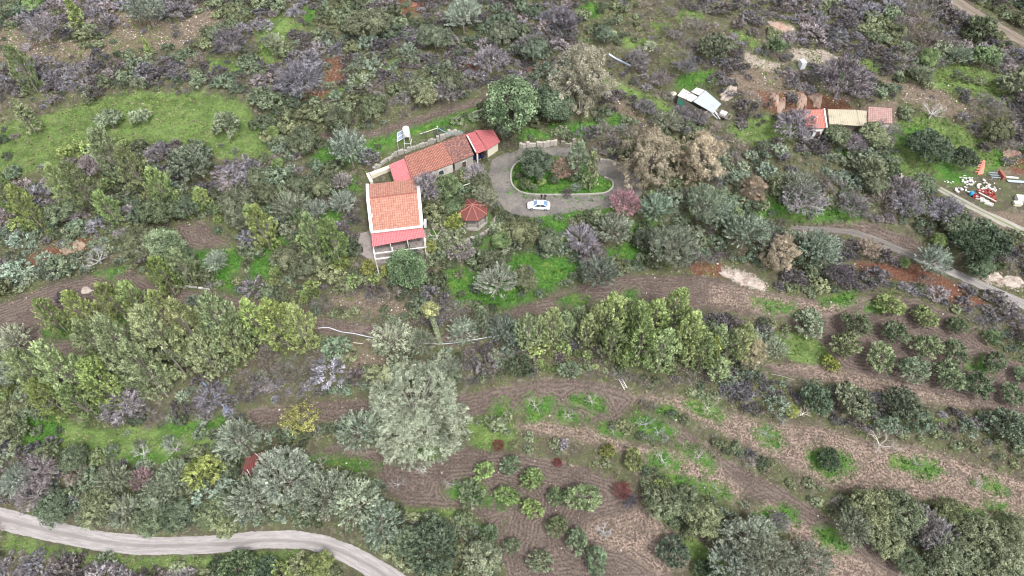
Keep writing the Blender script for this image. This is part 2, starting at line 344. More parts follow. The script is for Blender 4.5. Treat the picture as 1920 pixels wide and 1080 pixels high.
def ground_mat():
    m, n, b = M('hillside_ground'); pos = nd(n, 'ShaderNodeNewGeometry').outputs['Position']
    def sep(nm):
        at = nd(n, 'ShaderNodeAttribute', attribute_name=nm); s_ = n.nodes.new('ShaderNodeSeparateXYZ'); n.links.new(at.outputs['Vector'], s_.inputs[0]); return s_.outputs
    A, B, Cc = sep('za'), sep('zb'), sep('zc')
    e1 = noise(n, .8, pos, 4, .7); e2 = noise(n, 3.2, pos, 3, .7)
    edge = math_(n, 'ADD', math_(n, 'MULTIPLY', math_(n, 'SUBTRACT', e1, .5), 3.2), math_(n, 'MULTIPLY', math_(n, 'SUBTRACT', e2, .5), 2.6))
    def msk(s_, w_=.35, amp=1.0):
        return mrange(n, math_(n, 'ADD', s_, math_(n, 'MULTIPLY', edge, amp)), -w_, w_)
    fb = noise(n, .35, pos, 5, .7); ff = noise(n, 2.2, pos, 4, .8); fg = noise(n, 6.5, pos, 3, .8)
    ffc = mrange(n, ff, .3, .7); fgc = mrange(n, fg, .3, .7)
    base = mixc(n, mrange(n, fb, .4, .6), (.125, .105, .08), (.14, .155, .075))
    base = mixc(n, mrange(n, noise(n, .9, pos, 4, .7), .52, .66), base, (.25, .225, .175))
    base = mixc(n, math_(n, 'MULTIPLY', ffc, .55), base, (.06, .062, .04))
    dirt = mixc(n, ffc, (.13, .10, .075), (.26, .205, .16)); base = mixc(n, msk(Cc[1], .6), base, dirt)
    red = mixc(n, ffc, (.115, .05, .034), (.22, .11, .075)); base = mixc(n, msk(A[0]), base, red)
    at = nd(n, 'ShaderNodeAttribute', attribute_name='fd')
    wob = math_(n, 'ADD', math_(n, 'MULTIPLY', at.outputs['Fac'], 2*math.pi/.62), math_(n, 'MULTIPLY', noise(n, .5, pos, 3), 14.))
    fur = math_(n, 'MULTIPLY_ADD', math_(n, 'SINE', wob), .5, .5)
    furb = math_(n, 'MULTIPLY', fur, mrange(n, noise(n, .35, pos, 2), .35, .6, .06, .38))
    rag = math_(n, 'ADD', furb, math_(n, 'MULTIPLY', mrange(n, noise(n, 3.4, pos, 5, .9), .36, .66), .74))
    gr = mixc(n, mrange(n, fb, .4, .62), (.11, .18, .055), (.22, .33, .10)); gr = mixc(n, math_(n, 'MULTIPLY', rag, .5), gr, (.075, .09, .035))
    gr = mixc(n, math_(n, 'MULTIPLY', mrange(n, noise(n, 1.3, pos, 4, .8), .55, .66), .4), gr, (.17, .165, .08))
    base = mixc(n, msk(A[1], .5), base, gr)
    so = mixc(n, rag, (.062, .048, .042), (.25, .195, .168)); so = mixc(n, mrange(n, noise(n, 4., pos, 3, .8), .6, .72), so, (.36, .30, .255))
    base = mixc(n, msk(A[2], .25, .55), base, so)
    sfl = mrange(n, math_(n, 'ADD', noise(n, 3.1, pos, 5, .85), math_(n, 'MULTIPLY', fur, .04)), .44, .60)
    st = mixc(n, sfl, (.10, .07, .058), (.43, .33, .275)); st = mixc(n, math_(n, 'MULTIPLY', mrange(n, noise(n, .8, pos, 4, .8), .46, .6), .85), st, so)
    st = mixc(n, math_(n, 'MULTIPLY', mrange(n, noise(n, 1.1, pos, 4, .8), .56, .68), .5), st, (.14, .17, .06))
    base = mixc(n, msk(B[0], .6, .9), base, st)
    lu = mixc(n, ffc, (.03, .09, .018), (.11, .29, .045)); lu = mixc(n, math_(n, 'MULTIPLY', fgc, .4), lu, (.05, .14, .02))
    lu = mixc(n, mrange(n, noise(n, .55, pos, 3), .5, .7), lu, (.15, .27, .05))
    lum = math_(n, 'MULTIPLY', msk(B[1], 1.1, 1.3), mrange(n, noise(n, 2.4, pos, 4, .85), .3, .48, .45, 1.0))
    lu = mixc(n, math_(n, 'MULTIPLY', mrange(n, noise(n, 1.4, pos, 4, .8), .5, .66), .5), lu, (.12, .12, .06)); base = mixc(n, lum, base, lu)
    ro = mixc(n, ffc, (.25, .2, .16), (.5, .44, .38)); base = mixc(n, msk(B[2], .3, .8), base, ro)
    gv = mixc(n, ffc, (.155, .14, .125), (.265, .245, .22)); gv = mixc(n, mrange(n, noise(n, .3, pos, 4, .7), .4, .62), gv, (.13, .12, .12)); gv = mixc(n, math_(n, 'MULTIPLY', fgc, .4), gv, (.38, .35, .32))
    base = mixc(n, msk(Cc[0], .15, .1), base, gv)
    n.links.new(base, b.inputs['Base Color']); b.inputs['Roughness'].default_value = .95; b.inputs['Specular IOR Level'].default_value = .15
    hh = math_(n, 'ADD', math_(n, 'MULTIPLY', fgc, .5), math_(n, 'MULTIPLY', math_(n, 'MULTIPLY', fur, mrange(n, A[2], -.2, .6)), .4))
    bump(n, math_(n, 'ADD', hh, ffc), b, .8, .16)
    return m
me.materials.append(ground_mat())
tag(ob('ground', me), kind='structure')

# ------------------------------------------------------------------ roads
def smooth_line(P, n):
    P = np.array(P, float); seg = np.r_[0, np.cumsum(np.hypot(*np.diff(P, axis=0).T))]; t = np.linspace(0, seg[-1], n)
    out = np.stack([np.interp(t, seg, P[:, 0]), np.interp(t, seg, P[:, 1])], 1)
    k = max(3, n//40)|1
    ker = np.ones(k)/k; pad = k//2
    return np.stack([np.convolve(np.pad(out[:, i], pad, mode='reflect', reflect_type='odd'), ker, 'valid') for i in (0, 1)], 1)
def road(name, A, B, mat, lift=.07, n=150, m=12):
    a = smooth_line(A, n); b = smooth_line(B, n); pa = G(a[:, 0], a[:, 1]); pb = G(b[:, 0], b[:, 1])
    vs = []; uv = []
    ln = np.r_[0, np.cumsum(np.linalg.norm(np.diff(pa[:, :2], axis=0), axis=1))]
    for j in range(m+1):
        t = j/m; q = pa*(1-t)+pb*t; wob = .25*(vnoise(q[:, 0]*.8+j, q[:, 1]*.8)-.5)*(1 if j in (0, m) else .2)
        q[:, 1] += wob; q[:, 2] = H(q[:, 0], q[:, 1])+(lift if 0 < j < m else -.12); vs.append(q); uv.append(np.stack([np.full(n, t), ln], 1))
    V = np.concatenate(vs); UV = np.concatenate(uv); F = []
    for j in range(m):
        for i in range(n-1): F.append((j*n+i, (j+1)*n+i, (j+1)*n+i+1, j*n+i+1))
    me = mesh_np(name, V, F, mat, smooth=True); l = me.uv_layers.new(name='UVMap'); l.data.foreach_set('uv', UV[np.array(F).ravel()].astype(np.float32).ravel())
    if me.polygons[0].normal.z < 0: me.flip_normals()
    return tag(ob(name, me), kind='structure')
def roadmat(name, c1, c2, mid, track=.35):
    m, n, b = M(name); pos = nd(n, 'ShaderNodeNewGeometry').outputs['Position']; uv = nd(n, 'ShaderNodeUVMap').outputs[0]
    s_ = n.nodes.new('ShaderNodeSeparateXYZ'); n.links.new(uv, s_.inputs[0])
    mp = n.nodes.new('ShaderNodeMapping'); mp.inputs['Scale'].default_value = (9, .25, 1); n.links.new(uv, mp.inputs[0])
    streak = noise(n, 1.2, mp.outputs[0], 3, .6); f = noise(n, 5, pos, 4, .8)
    c = mixc(n, mrange(n, streak, .35, .65), c1, c2); c = mixc(n, math_(n, 'MULTIPLY', mrange(n, f, .35, .7), .45), c, tuple(x*.62 for x in c1))
    wv = math_(n, 'ABSOLUTE', math_(n, 'SUBTRACT', s_.outputs[0], .5))
    c = mixc(n, math_(n, 'MULTIPLY', mrange(n, math_(n, 'ADD', wv, math_(n, 'MULTIPLY', math_(n, 'SUBTRACT', f, .5), .12)), .13, .04), track), c, mid)
    c = mixc(n, mrange(n, math_(n, 'ADD', wv, math_(n, 'MULTIPLY', math_(n, 'SUBTRACT', f, .5), .3)), .40, .5, 0, .7), c, mid)
    n.links.new(c, b.inputs['Base Color']); b.inputs['Roughness'].default_value = .95; bump(n, f, b, .6, .06); return m
road('gravel_road', [(-260,890),(-100,925),(0,948),(100,975),(200,995),(300,1005),(400,1002),(480,994),(550,992),(620,1003),(690,1033),(750,1068),(830,1130),(900,1200)],
     [(-260,935),(-100,972),(0,996),(80,1015),(180,1035),(260,1043),(400,1040),(500,1030),(570,1030),(630,1050),(680,1078),(740,1125),(800,1190)],
     roadmat('pale_gravel', (.27,.25,.245), (.37,.345,.34), (.17,.155,.145), .6), n=260)
road('concrete_road', [(1730,479),(1770,493),(1850,530),(1920,560),(2050,620)], [(1724,493),(1770,512),(1850,548),(1920,582),(2050,645)],
     roadmat('worn_concrete', (.22,.205,.195), (.30,.28,.27), (.16,.145,.13), .35), m=8)
road('dirt_track', [(1485,421),(1540,425),(1600,429),(1640,440),(1700,466),(1736,480)], [(1480,430),(1540,435),(1590,440),(1630,452),(1690,480),(1730,494)], roadmat('grey_brown_track', (.13,.115,.105), (.21,.19,.175), (.11,.095,.08), .5), m=8)
road('dirt_track', [(1765,350),(1800,368),(1850,395),(1920,425),(2050,490)], [(1755,357),(1790,378),(1840,405),(1910,440),(2040,505)], roadmat('stony_track', (.25,.235,.2), (.36,.34,.3), (.14,.155,.07), .9), m=10)
road('dirt_track', [(1780,-20),(1830,15),(1880,45),(1960,90)], [(1760,-10),(1815,30),(1870,60),(1950,108)], roadmat('brown_track', (.16,.12,.10), (.25,.2,.17), (.12,.12,.07), .8), m=8)

# ------------------------------------------------------------------ crowns made of leaf-sized faces
def nrm(a): return a/np.maximum(np.linalg.norm(a, axis=-1, keepdims=True), 1e-9)
def leaves(c, out, cr, n, leaf, elong, r, up=.3, rand=.8, ar=.5, crand=None):
    """c: clump centres (K,3); out: clump axes (K,3). Returns quads."""
    K = len(c); cid = np.repeat(np.arange(K), n); N = K*n
    a = out[cid]; s = r.rand(N)
    off = r.normal(size=(N, 3)); off = nrm(off)*(r.rand(N, 1)**.45)
    crr = np.asarray(cr)[cid][:, None] if np.ndim(cr) else cr
    p = c[cid]+off*crr*(1-.55*s[:, None]*(elong > 1))+a*(s[:, None]-.35)*(elong-1)*crr*1.6
    nn = nrm(off*.7+a*.5+np.array([0, 0, up])+r.normal(size=(N, 3))*rand*.55)
    t = nrm(np.cross(nn, r.normal(size=(N, 3))+a*.6)); bt = np.cross(nn, t)
    L = leaf*(.6+.8*r.rand(N, 1))
    if elong > 1: bt2 = nrm(a*.9+r.normal(size=(N, 3))*.45); bt2 = nrm(bt2); t = nrm(np.cross(nn, bt2)); bt = bt2
    q = np.stack([p-bt*L, p+t*L*ar, p+bt*L, p-t*L*ar], 1)
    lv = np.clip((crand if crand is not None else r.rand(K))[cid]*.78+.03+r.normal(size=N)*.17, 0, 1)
    return q.reshape(-1, 3), np.repeat(lv, 4)
def dome(seed, K, n, Rr, Hh, z0, cr, leaf, elong=1., up=.3, prof='dome', lump=.25, ar=.5, axup=.3, inner=.45, low=-.35):
    r = np.random.RandomState(seed); g = nrm(r.normal(size=(K*3, 3))); g = g[g[:, 2] > low][:K]; K = len(g)
    lobes = nrm(r.normal(size=(6, 3))*np.array([1, 1, .6])); lm = 1+lump*(np.max(g@lobes.T, 1)*2-1.5)
    if prof == 'dome':
        rr = (inner+(1-inner)*r.rand(K)**.5)*lm; c = g*rr[:, None]*np.array([Rr, Rr, Hh/2])+np.array([0, 0, z0+Hh/2]); out = nrm(g+np.array([0, 0, axup]))
    else:                                         # cone / column: radius by height
        t = r.rand(K)**.8; an = r.rand(K)*2*math.pi
        pr = {'cone': (1-t)**.75*(.35+.65*np.minimum(1, t/.15)), 'egg': np.sin(np.pi*np.clip(t*.78+.2, 0, 1))**.7, 'col': np.minimum(1, (1-t)*4)**.5}[prof]
        rr = Rr*pr*(.5+.5*r.rand(K)**.5)*(1+lump*np.sin(an*3+t*9+seed)); u = np.stack([np.cos(an), np.sin(an), 0*an], 1)
        c = u*rr[:, None]; c[:, 2] = z0+t*Hh; out = nrm(u*.8+np.array([0, 0, axup]))
    crr = cr*(.7+.6*r.rand(K))
    q, lv = leaves(c, out, crr, n, leaf, elong, r, up, ar=ar)
    return q, lv, c
def quadmesh(name, q, lv, mat):
    return mesh_np(name, q, np.arange(len(q)).reshape(-1, 4), mat, lv)
def branches(seed, h, spread, nb=6, levels=3, r0=.16, trunk=.22, lean=0., upw=.55, tw=4):
    """leafless skeleton -> (thick MB, fine MB)"""
    rr = random.Random(seed); A = MB(); B = MB()
    def grow(p, d, L, r, lv):
        n = 3; P = [p]; Rr = [r]; dd = d
        for i in range(n):
            dd = (dd+Vector((rr.uniform(-1, 1), rr.uniform(-1, 1), rr.uniform(-.5, .8)))*.22).normalized(); P.append(P[-1]+dd*L/n); Rr.append(r*(1-.55*(i+1)/n))
        (A if lv < 2 else B).tube(P, Rr, 5 if lv < 1 else 3, cap=False)
        if lv >= levels: return
        for k in range(tw if lv else tw+1):
            i = rr.choice([1, 2, 3, 3]) if lv else rr.choice([2, 3, 3]); q = P[i]
            ax = Vector((rr.gauss(0, 1), rr.gauss(0, 1), rr.gauss(0, .6))).normalized()
            nd_ = (dd*1.0+ax*.95+Vector((0, 0, .12))).normalized(); grow(q, nd_, L*rr.uniform(.5, .72), Rr[i]*.7, lv+1)
    top = Vector((lean*h*.2, 0, h*trunk)); A.tube([(0, 0, -.4), tuple(top*.5), tuple(top)], [r0*1.5, r0*1.2, r0], 6, cap=False)
    for k in range(nb):
        t = 2*math.pi*(k+rr.uniform(-.3, .3))/nb; d = Vector((math.cos(t), math.sin(t), upw*rr.uniform(.6, 1.6))).normalized()
        grow(top, d, spread*.62*rr.uniform(.8, 1.15), r0*.62, 0)
    return A, B
def mb_mesh(mb, name, mat, r=None):
    me = bpy.data.meshes.new(name); me.from_pydata(mb.v, [], mb.f); me.materials.append(mat)
    a = me.attributes.new('lv', 'FLOAT', 'POINT'); a.data.foreach_set('value', (.25+.5*np.random.RandomState(len(mb.v)).rand(len(mb.v))).astype(np.float32)); me.update(); return me
def trunkmesh(seed, h, crown, r0, nl=7, mat=None):
    rr = random.Random(seed); m = MB(); top = Vector((rr.uniform(-.2, .2), rr.uniform(-.2, .2), h))
    m.tube([(0, 0, -.5), (0, 0, h*.4), tuple(top)], [r0*1.3, r0, r0*.75], 7, cap=False)
    idx = list(range(len(crown))); rr.shuffle(idx)
    for i in idx[:nl]:
        e = Vector(crown[i]); mid = (top+e)*.5+Vector((0, 0, .15*(e-top).length)); m.tube([tuple(top*rr.uniform(.75, 1)), tuple(mid), tuple(e)], [r0*.5, r0*.32, r0*.1], 4, cap=False)
    return mb_mesh(m, 'trunk', mat or BARK)
# tree library: unit scale = metres at nominal radius; LIB[type] = list of (trunk mesh, crown mesh, nominal radius, height)
LIB = {}
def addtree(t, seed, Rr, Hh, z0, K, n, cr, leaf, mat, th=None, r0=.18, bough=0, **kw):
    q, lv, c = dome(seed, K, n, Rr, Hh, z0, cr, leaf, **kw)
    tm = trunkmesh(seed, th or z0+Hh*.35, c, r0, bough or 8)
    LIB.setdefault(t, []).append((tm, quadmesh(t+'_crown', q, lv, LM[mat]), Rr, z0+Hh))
for s in range(4):
    addtree('oak', 10+s, 3.0, 4.2, .8, 190, 44, .50, .135, 'oak', lump=.38, low=-.25)
    addtree('carob', 20+s, 3.2, 4.0, .6, 260, 36, .40, .14, 'carob', lump=.25, elong=1.5, low=-.25, ar=.6)
    addtree('olive', 30+s, 2.2, 3.0, .5, 150, 40, .38, .12, 'olive', lump=.36, elong=1.5, low=-.3)
    addtree('pine', 40+s, 2.4, 8.8, .8, 330, 34, .34, .115, 'pine', prof='egg', lump=.30, elong=2.0, axup=1.2, bough=22, r0=.15)
    addtree('conepine', 50+s, 2.0, 7.0, .6, 170, 30, .36, .15, 'pine', prof='cone', lump=.2, elong=1.4, axup=.7, bough=10, r0=.14)
    addtree('umb', 60+s, 3.5, 5.6, .3, 210, 64, .74, .15, 'olive', lump=.28, axup=.6, low=-.3, bough=12, inner=.6)
    addtree('feather', 70+s, 3.4, 5.4, 1.0, 230, 36, .40, .14, 'feather', lump=.3, elong=3.1, axup=.45, low=-.15, bough=22, r0=.16, ar=.4)
    addtree('euc', 80+s, 3.6, 11.0, 2.5, 240, 44, .6, .145, 'euc', prof='egg', lump=.3, axup=.3, bough=26, r0=.26)
    addtree('sparse', 90+s, 2.8, 4.0, .8, 150, 14, .42, .14, 'olive', lump=.3, bough=20, r0=.14, inner=.3)
    addtree('cyp', 100+s, .95, 7.0, .3, 130, 26, .28, .13, 'cyp', prof='col', lump=.1, elong=1.6, axup=1.5, bough=2, r0=.1)
for s in range(2):
    addtree('feather1', 170+s, 5.4, 7.6, 1.0, 640, 34, .48, .14, 'feather', lump=.36, elong=2.1, axup=.5, low=-.15, bough=34, r0=.22, ar=.4)
    addtree('oak1', 176+s, 4.6, 5.2, .8, 430, 42, .55, .135, 'oak', lump=.42, low=-.2, r0=.25, bough=14)
    addtree('euc1', 180+s, 5.6, 11.0, 2.0, 560, 46, .62, .14, 'euc', prof='egg', lump=.35, axup=.3, bough=48, r0=.3)
    addtree('carob1', 184+s, 4.8, 5.2, .6, 520, 36, .45, .14, 'carob', lump=.3, elong=1.5, low=-.2, ar=.6, bough=12)
addtree('feather2', 190, 8.6, 11.5, 1.0, 1900, 38, .6, .135, 'feather', lump=.38, elong=1.7, axup=.5, low=-.2, bough=60, r0=.42, ar=.42, inner=.6)
for s in range(5):
    A, B = branches(200+s, 4.0, 3.0, nb=6, levels=3, r0=.15, tw=4); LIB.setdefault('bare', []).append((mb_mesh(A, 'trunk', LM['bark']), mb_mesh(B, 'bare_crown', LM['bark']), 2.9, 4.2))
    A, B = branches(220+s, 3.4, 2.7, nb=5, levels=3, r0=.17, tw=5, upw=.55, trunk=.2); LIB.setdefault('white', []).append((mb_mesh(A, 'trunk', LM['bark']), mb_mesh(B, 'bare_crown', LM['bark']), 2.9, 3.2))
    # twiggy tree: bare skeleton plus a haze of tiny twig faces
    A, B = branches(240+s, 3.6, 2.8, nb=7, levels=2, r0=.12, tw=4)
    q, lv, c = dome(250+s, 190, 26, 2.8, 3.4, .7, .45, .17, elong=2.2, ar=.2, lump=.25, axup=.3, low=-.2)
    n0 = len(B.v); V = np.concatenate([np.array(B.v), q]); me = bpy.data.meshes.new('twig_crown')
    me.from_pydata(V.tolist(), [], B.f+(np.arange(len(q)).reshape(-1, 4)+n0).tolist()); me.materials.append(LM['scrub'])
    a = me.attributes.new('lv', 'FLOAT', 'POINT'); a.data.foreach_set('value', np.r_[np.full(n0, .8), lv].astype(np.float32)); me.update()
    LIB.setdefault('twig', []).append((mb_mesh(A, 'trunk', LM['bark']), me, 2.8, 4.1))
# bushes: one mesh each, four forms of every kind
BUSH = {}
def addbush(k, seed, mat, Rr=1.5, Hh=2.0, K=60, n=16, cr=.32, leaf=.15, **kw):
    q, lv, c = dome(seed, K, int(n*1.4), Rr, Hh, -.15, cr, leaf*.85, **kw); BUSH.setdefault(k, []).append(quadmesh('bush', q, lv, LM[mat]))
for s in range(4):
    addbush('p', 300+s, 'scrub', K=75, n=18, cr=.3, leaf=.16, elong=1.8, ar=.28, lump=.4)
    addbush('q', 310+s, 'scrub', K=70, n=18, cr=.32, leaf=.16, elong=1.4, ar=.4, lump=.4)
    addbush('b', 320+s, 'scrub', K=55, n=14, cr=.4, leaf=.2, elong=2.6, ar=.14, lump=.45)
    addbush('d', 330+s, 'carob', K=70, n=18, cr=.3, leaf=.14, lump=.35)
    addbush('o', 340+s, 'oak', K=75, n=18, cr=.32, leaf=.15, lump=.4)
    addbush('s', 350+s, 'feather', K=65, n=18, cr=.3, leaf=.15, elong=1.8, lump=.35, ar=.4)
    addbush('y', 360+s, 'pine', K=75, n=18, cr=.3, leaf=.14, elong=1.5, lump=.3, Hh=2.8, axup=.8)
TINT = {'p': (1.22, 1.17, 1.21), 'q': (.72, .70, .71), 'b': (1.0, .95, .87), 'd': (.85, .88, .80), 'o': (.95, .97, .82), 's': (.78, .82, .75), 'y': (.85, .95, .62)}
BNAME = {'p': ('lilac_grey_bush', 'lilac-grey leafless bush'), 'q': ('dark_scrub_bush', 'dark purple-grey bush'), 'b': ('twiggy_bush', 'brownish-grey twiggy bush'), 'd': ('evergreen_shrub', 'dark evergreen shrub'),
         'o': ('green_shrub', 'dull olive-green shrub'), 's': ('silvery_shrub', 'silvery green shrub'), 'y': ('young_pine', 'yellow-green bushy young pine')}

# ------------------------------------------------------------------ labels
LAND = [(740, 400, 'the big tiled house'), (830, 285, 'the long tiled wing'), (905, 262, 'the pink metal roof'), (886, 402, 'the red gazebo'), (1008, 388, 'the white car'), (1055, 345, 'the kerbed drive island'),
 (760, 250, 'the water tank tower'), (1320, 192, 'the patched tin shed'), (1527, 225, 'the small red-roofed house'), (1640, 215, 'the pinkish tiled outbuilding'), (1500, 118, 'the white cabinet'), (1845, 370, 'the junk heap'),
 (480, 870, 'the rusty red hut'), (562, 784, 'the round yellow-leaved tree'), (765, 770, 'the huge silver tree'), (300, 1020, 'the gravel road\'s middle bend'), (60, 990, 'the gravel road\'s left end'), (700, 1050, 'the gravel road\'s lower end'),
 (1655, 830, 'the white leafless tree'), (1132, 995, 'the pale bare tree'), (1170, 925, 'the crimson bush'), (1400, 522, 'the pale rock slab'), (815, 572, 'the ivy-clad trunk'), (903, 600, 'the thin cypress'), (1095, 140, 'the tall eucalyptus'),
 (1220, 290, 'the brown eucalypt pair'), (1172, 378, 'the pink blossoming tree'), (1465, 470, 'the brown roadside eucalypt'), (235, 220, 'the left meadow'), (422, 235, 'the meadow\'s right olive'), (360, 300, 'the blue-green carob'), (435, 395, 'the big silvery oak'),
 (180, 480, 'the white bleached tree'), (120, 470, 'the orange earth bank'), (655, 280, 'the tall silver poplar'), (690, 35, 'the top centre oak'), (1580, 150, 'the large purple tree'), (1742, 275, 'the dark round carob'), (1840, 170, 'the upper right meadow'),
 (1340, 85, 'the silver hillside oak'), (1220, 60, 'the upper grass slope'), (300, 75, 'the stony upper track'), (120, 555, 'the left ploughed loop'), (300, 640, 'the leaning left pines'), (1190, 620, 'the central pine row'), (1700, 630, 'the right olive grove'),
 (1010, 920, 'the lower olive grove'), (1300, 820, 'the ploughed middle terrace'), (1700, 990, 'the lower right oak wood'), (1830, 530, 'the concrete road'), (1840, 30, 'the top right track'), (900, 40, 'the upper scrub slope'), (560, 150, 'the lilac thicket'),
 (1500, 20, 'the top right scrub'), (120, 800, 'the lower left meadow'), (600, 690, 'the pipe bank'), (1600, 760, 'the scrub belt below the grove'), (1430, 700, 'the last pine of the row'), (60, 340, 'the thicket under the meadow'), (1000, 20, 'the top centre thicket')]
LA = np.array([(a, b) for a, b, _ in LAND], float)
PENDING = []
def locate(px, py, skip=None):
    d = np.hypot(LA[:, 0]-px, LA[:, 1]-py)
    if skip is not None: d[skip] += 1e5
    i = int(np.argmin(d)); dx, dy = px-LA[i, 0], py-LA[i, 1]; di = d[i]
    if di < 22: rel = 'at'
    elif abs(dx) > 2.2*abs(dy): rel = 'left of' if dx < 0 else 'right of'
    elif abs(dy) > 2.2*abs(dx): rel = 'above' if dy < 0 else 'below'
    else: rel = ('above left of' if dx < 0 else 'above right of') if dy < 0 else ('below left of' if dx < 0 else 'below right of')
    return (rel if di < 60 or rel == 'at' else ('further ' if di < 130 else 'far ')+rel)+' '+LAND[i][2]
def size(r): return 'tiny' if r < 8 else 'small' if r < 12 else 'mid-sized' if r < 17 else 'large'
def pend(o, px, py, r, words, cat, group):
    o['category'] = cat; o['group'] = group; PENDING.append((o, px, py, words, r))
ORD = ['', 'second', 'third', 'fourth', 'fifth', 'sixth', 'seventh', 'eighth', 'ninth', 'tenth', 'eleventh']
def flush_labels():
    D = {}
    for o, px, py, wd, r in PENDING:
        D.setdefault(f"{wd} {locate(px, py)}", []).append((px, o, r))
    for lab, L in D.items():
        if len(L) > 1 and len(L) <= 3*11:
            sub = {}
            L2 = sorted(L, key=lambda t: t[2]); k = len(L2)
            if k > 3:
                parts = [('smaller ', L2[:k//2]), ('bigger ', L2[k//2:])]
            else: parts = [('', L2)]
            for pre, P in parts:
                P = sorted(P, key=lambda t: t[0]); n = len(P)
                for i, (_, o, _) in enumerate(P):
                    base = pre+lab
                    if n == 1: o['label'] = base
                    elif i == 0: o['label'] = base+', leftmost'
                    elif i == n-1: o['label'] = base+', rightmost'
                    elif i < 11: o['label'] = base+f', {ORD[i]} from left'
                    else: o['label'] = base
        else:
            for _, o, _ in L: o['label'] = lab
    for o, *_ in PENDING:
        w_ = o['label'].split()
        if len(w_) > 16: o['label'] = ' '.join(o['label'].replace('purple-grey ', '').replace('bushy ', '').replace('further ', '').replace('brownish-grey ', '').split()[:16])
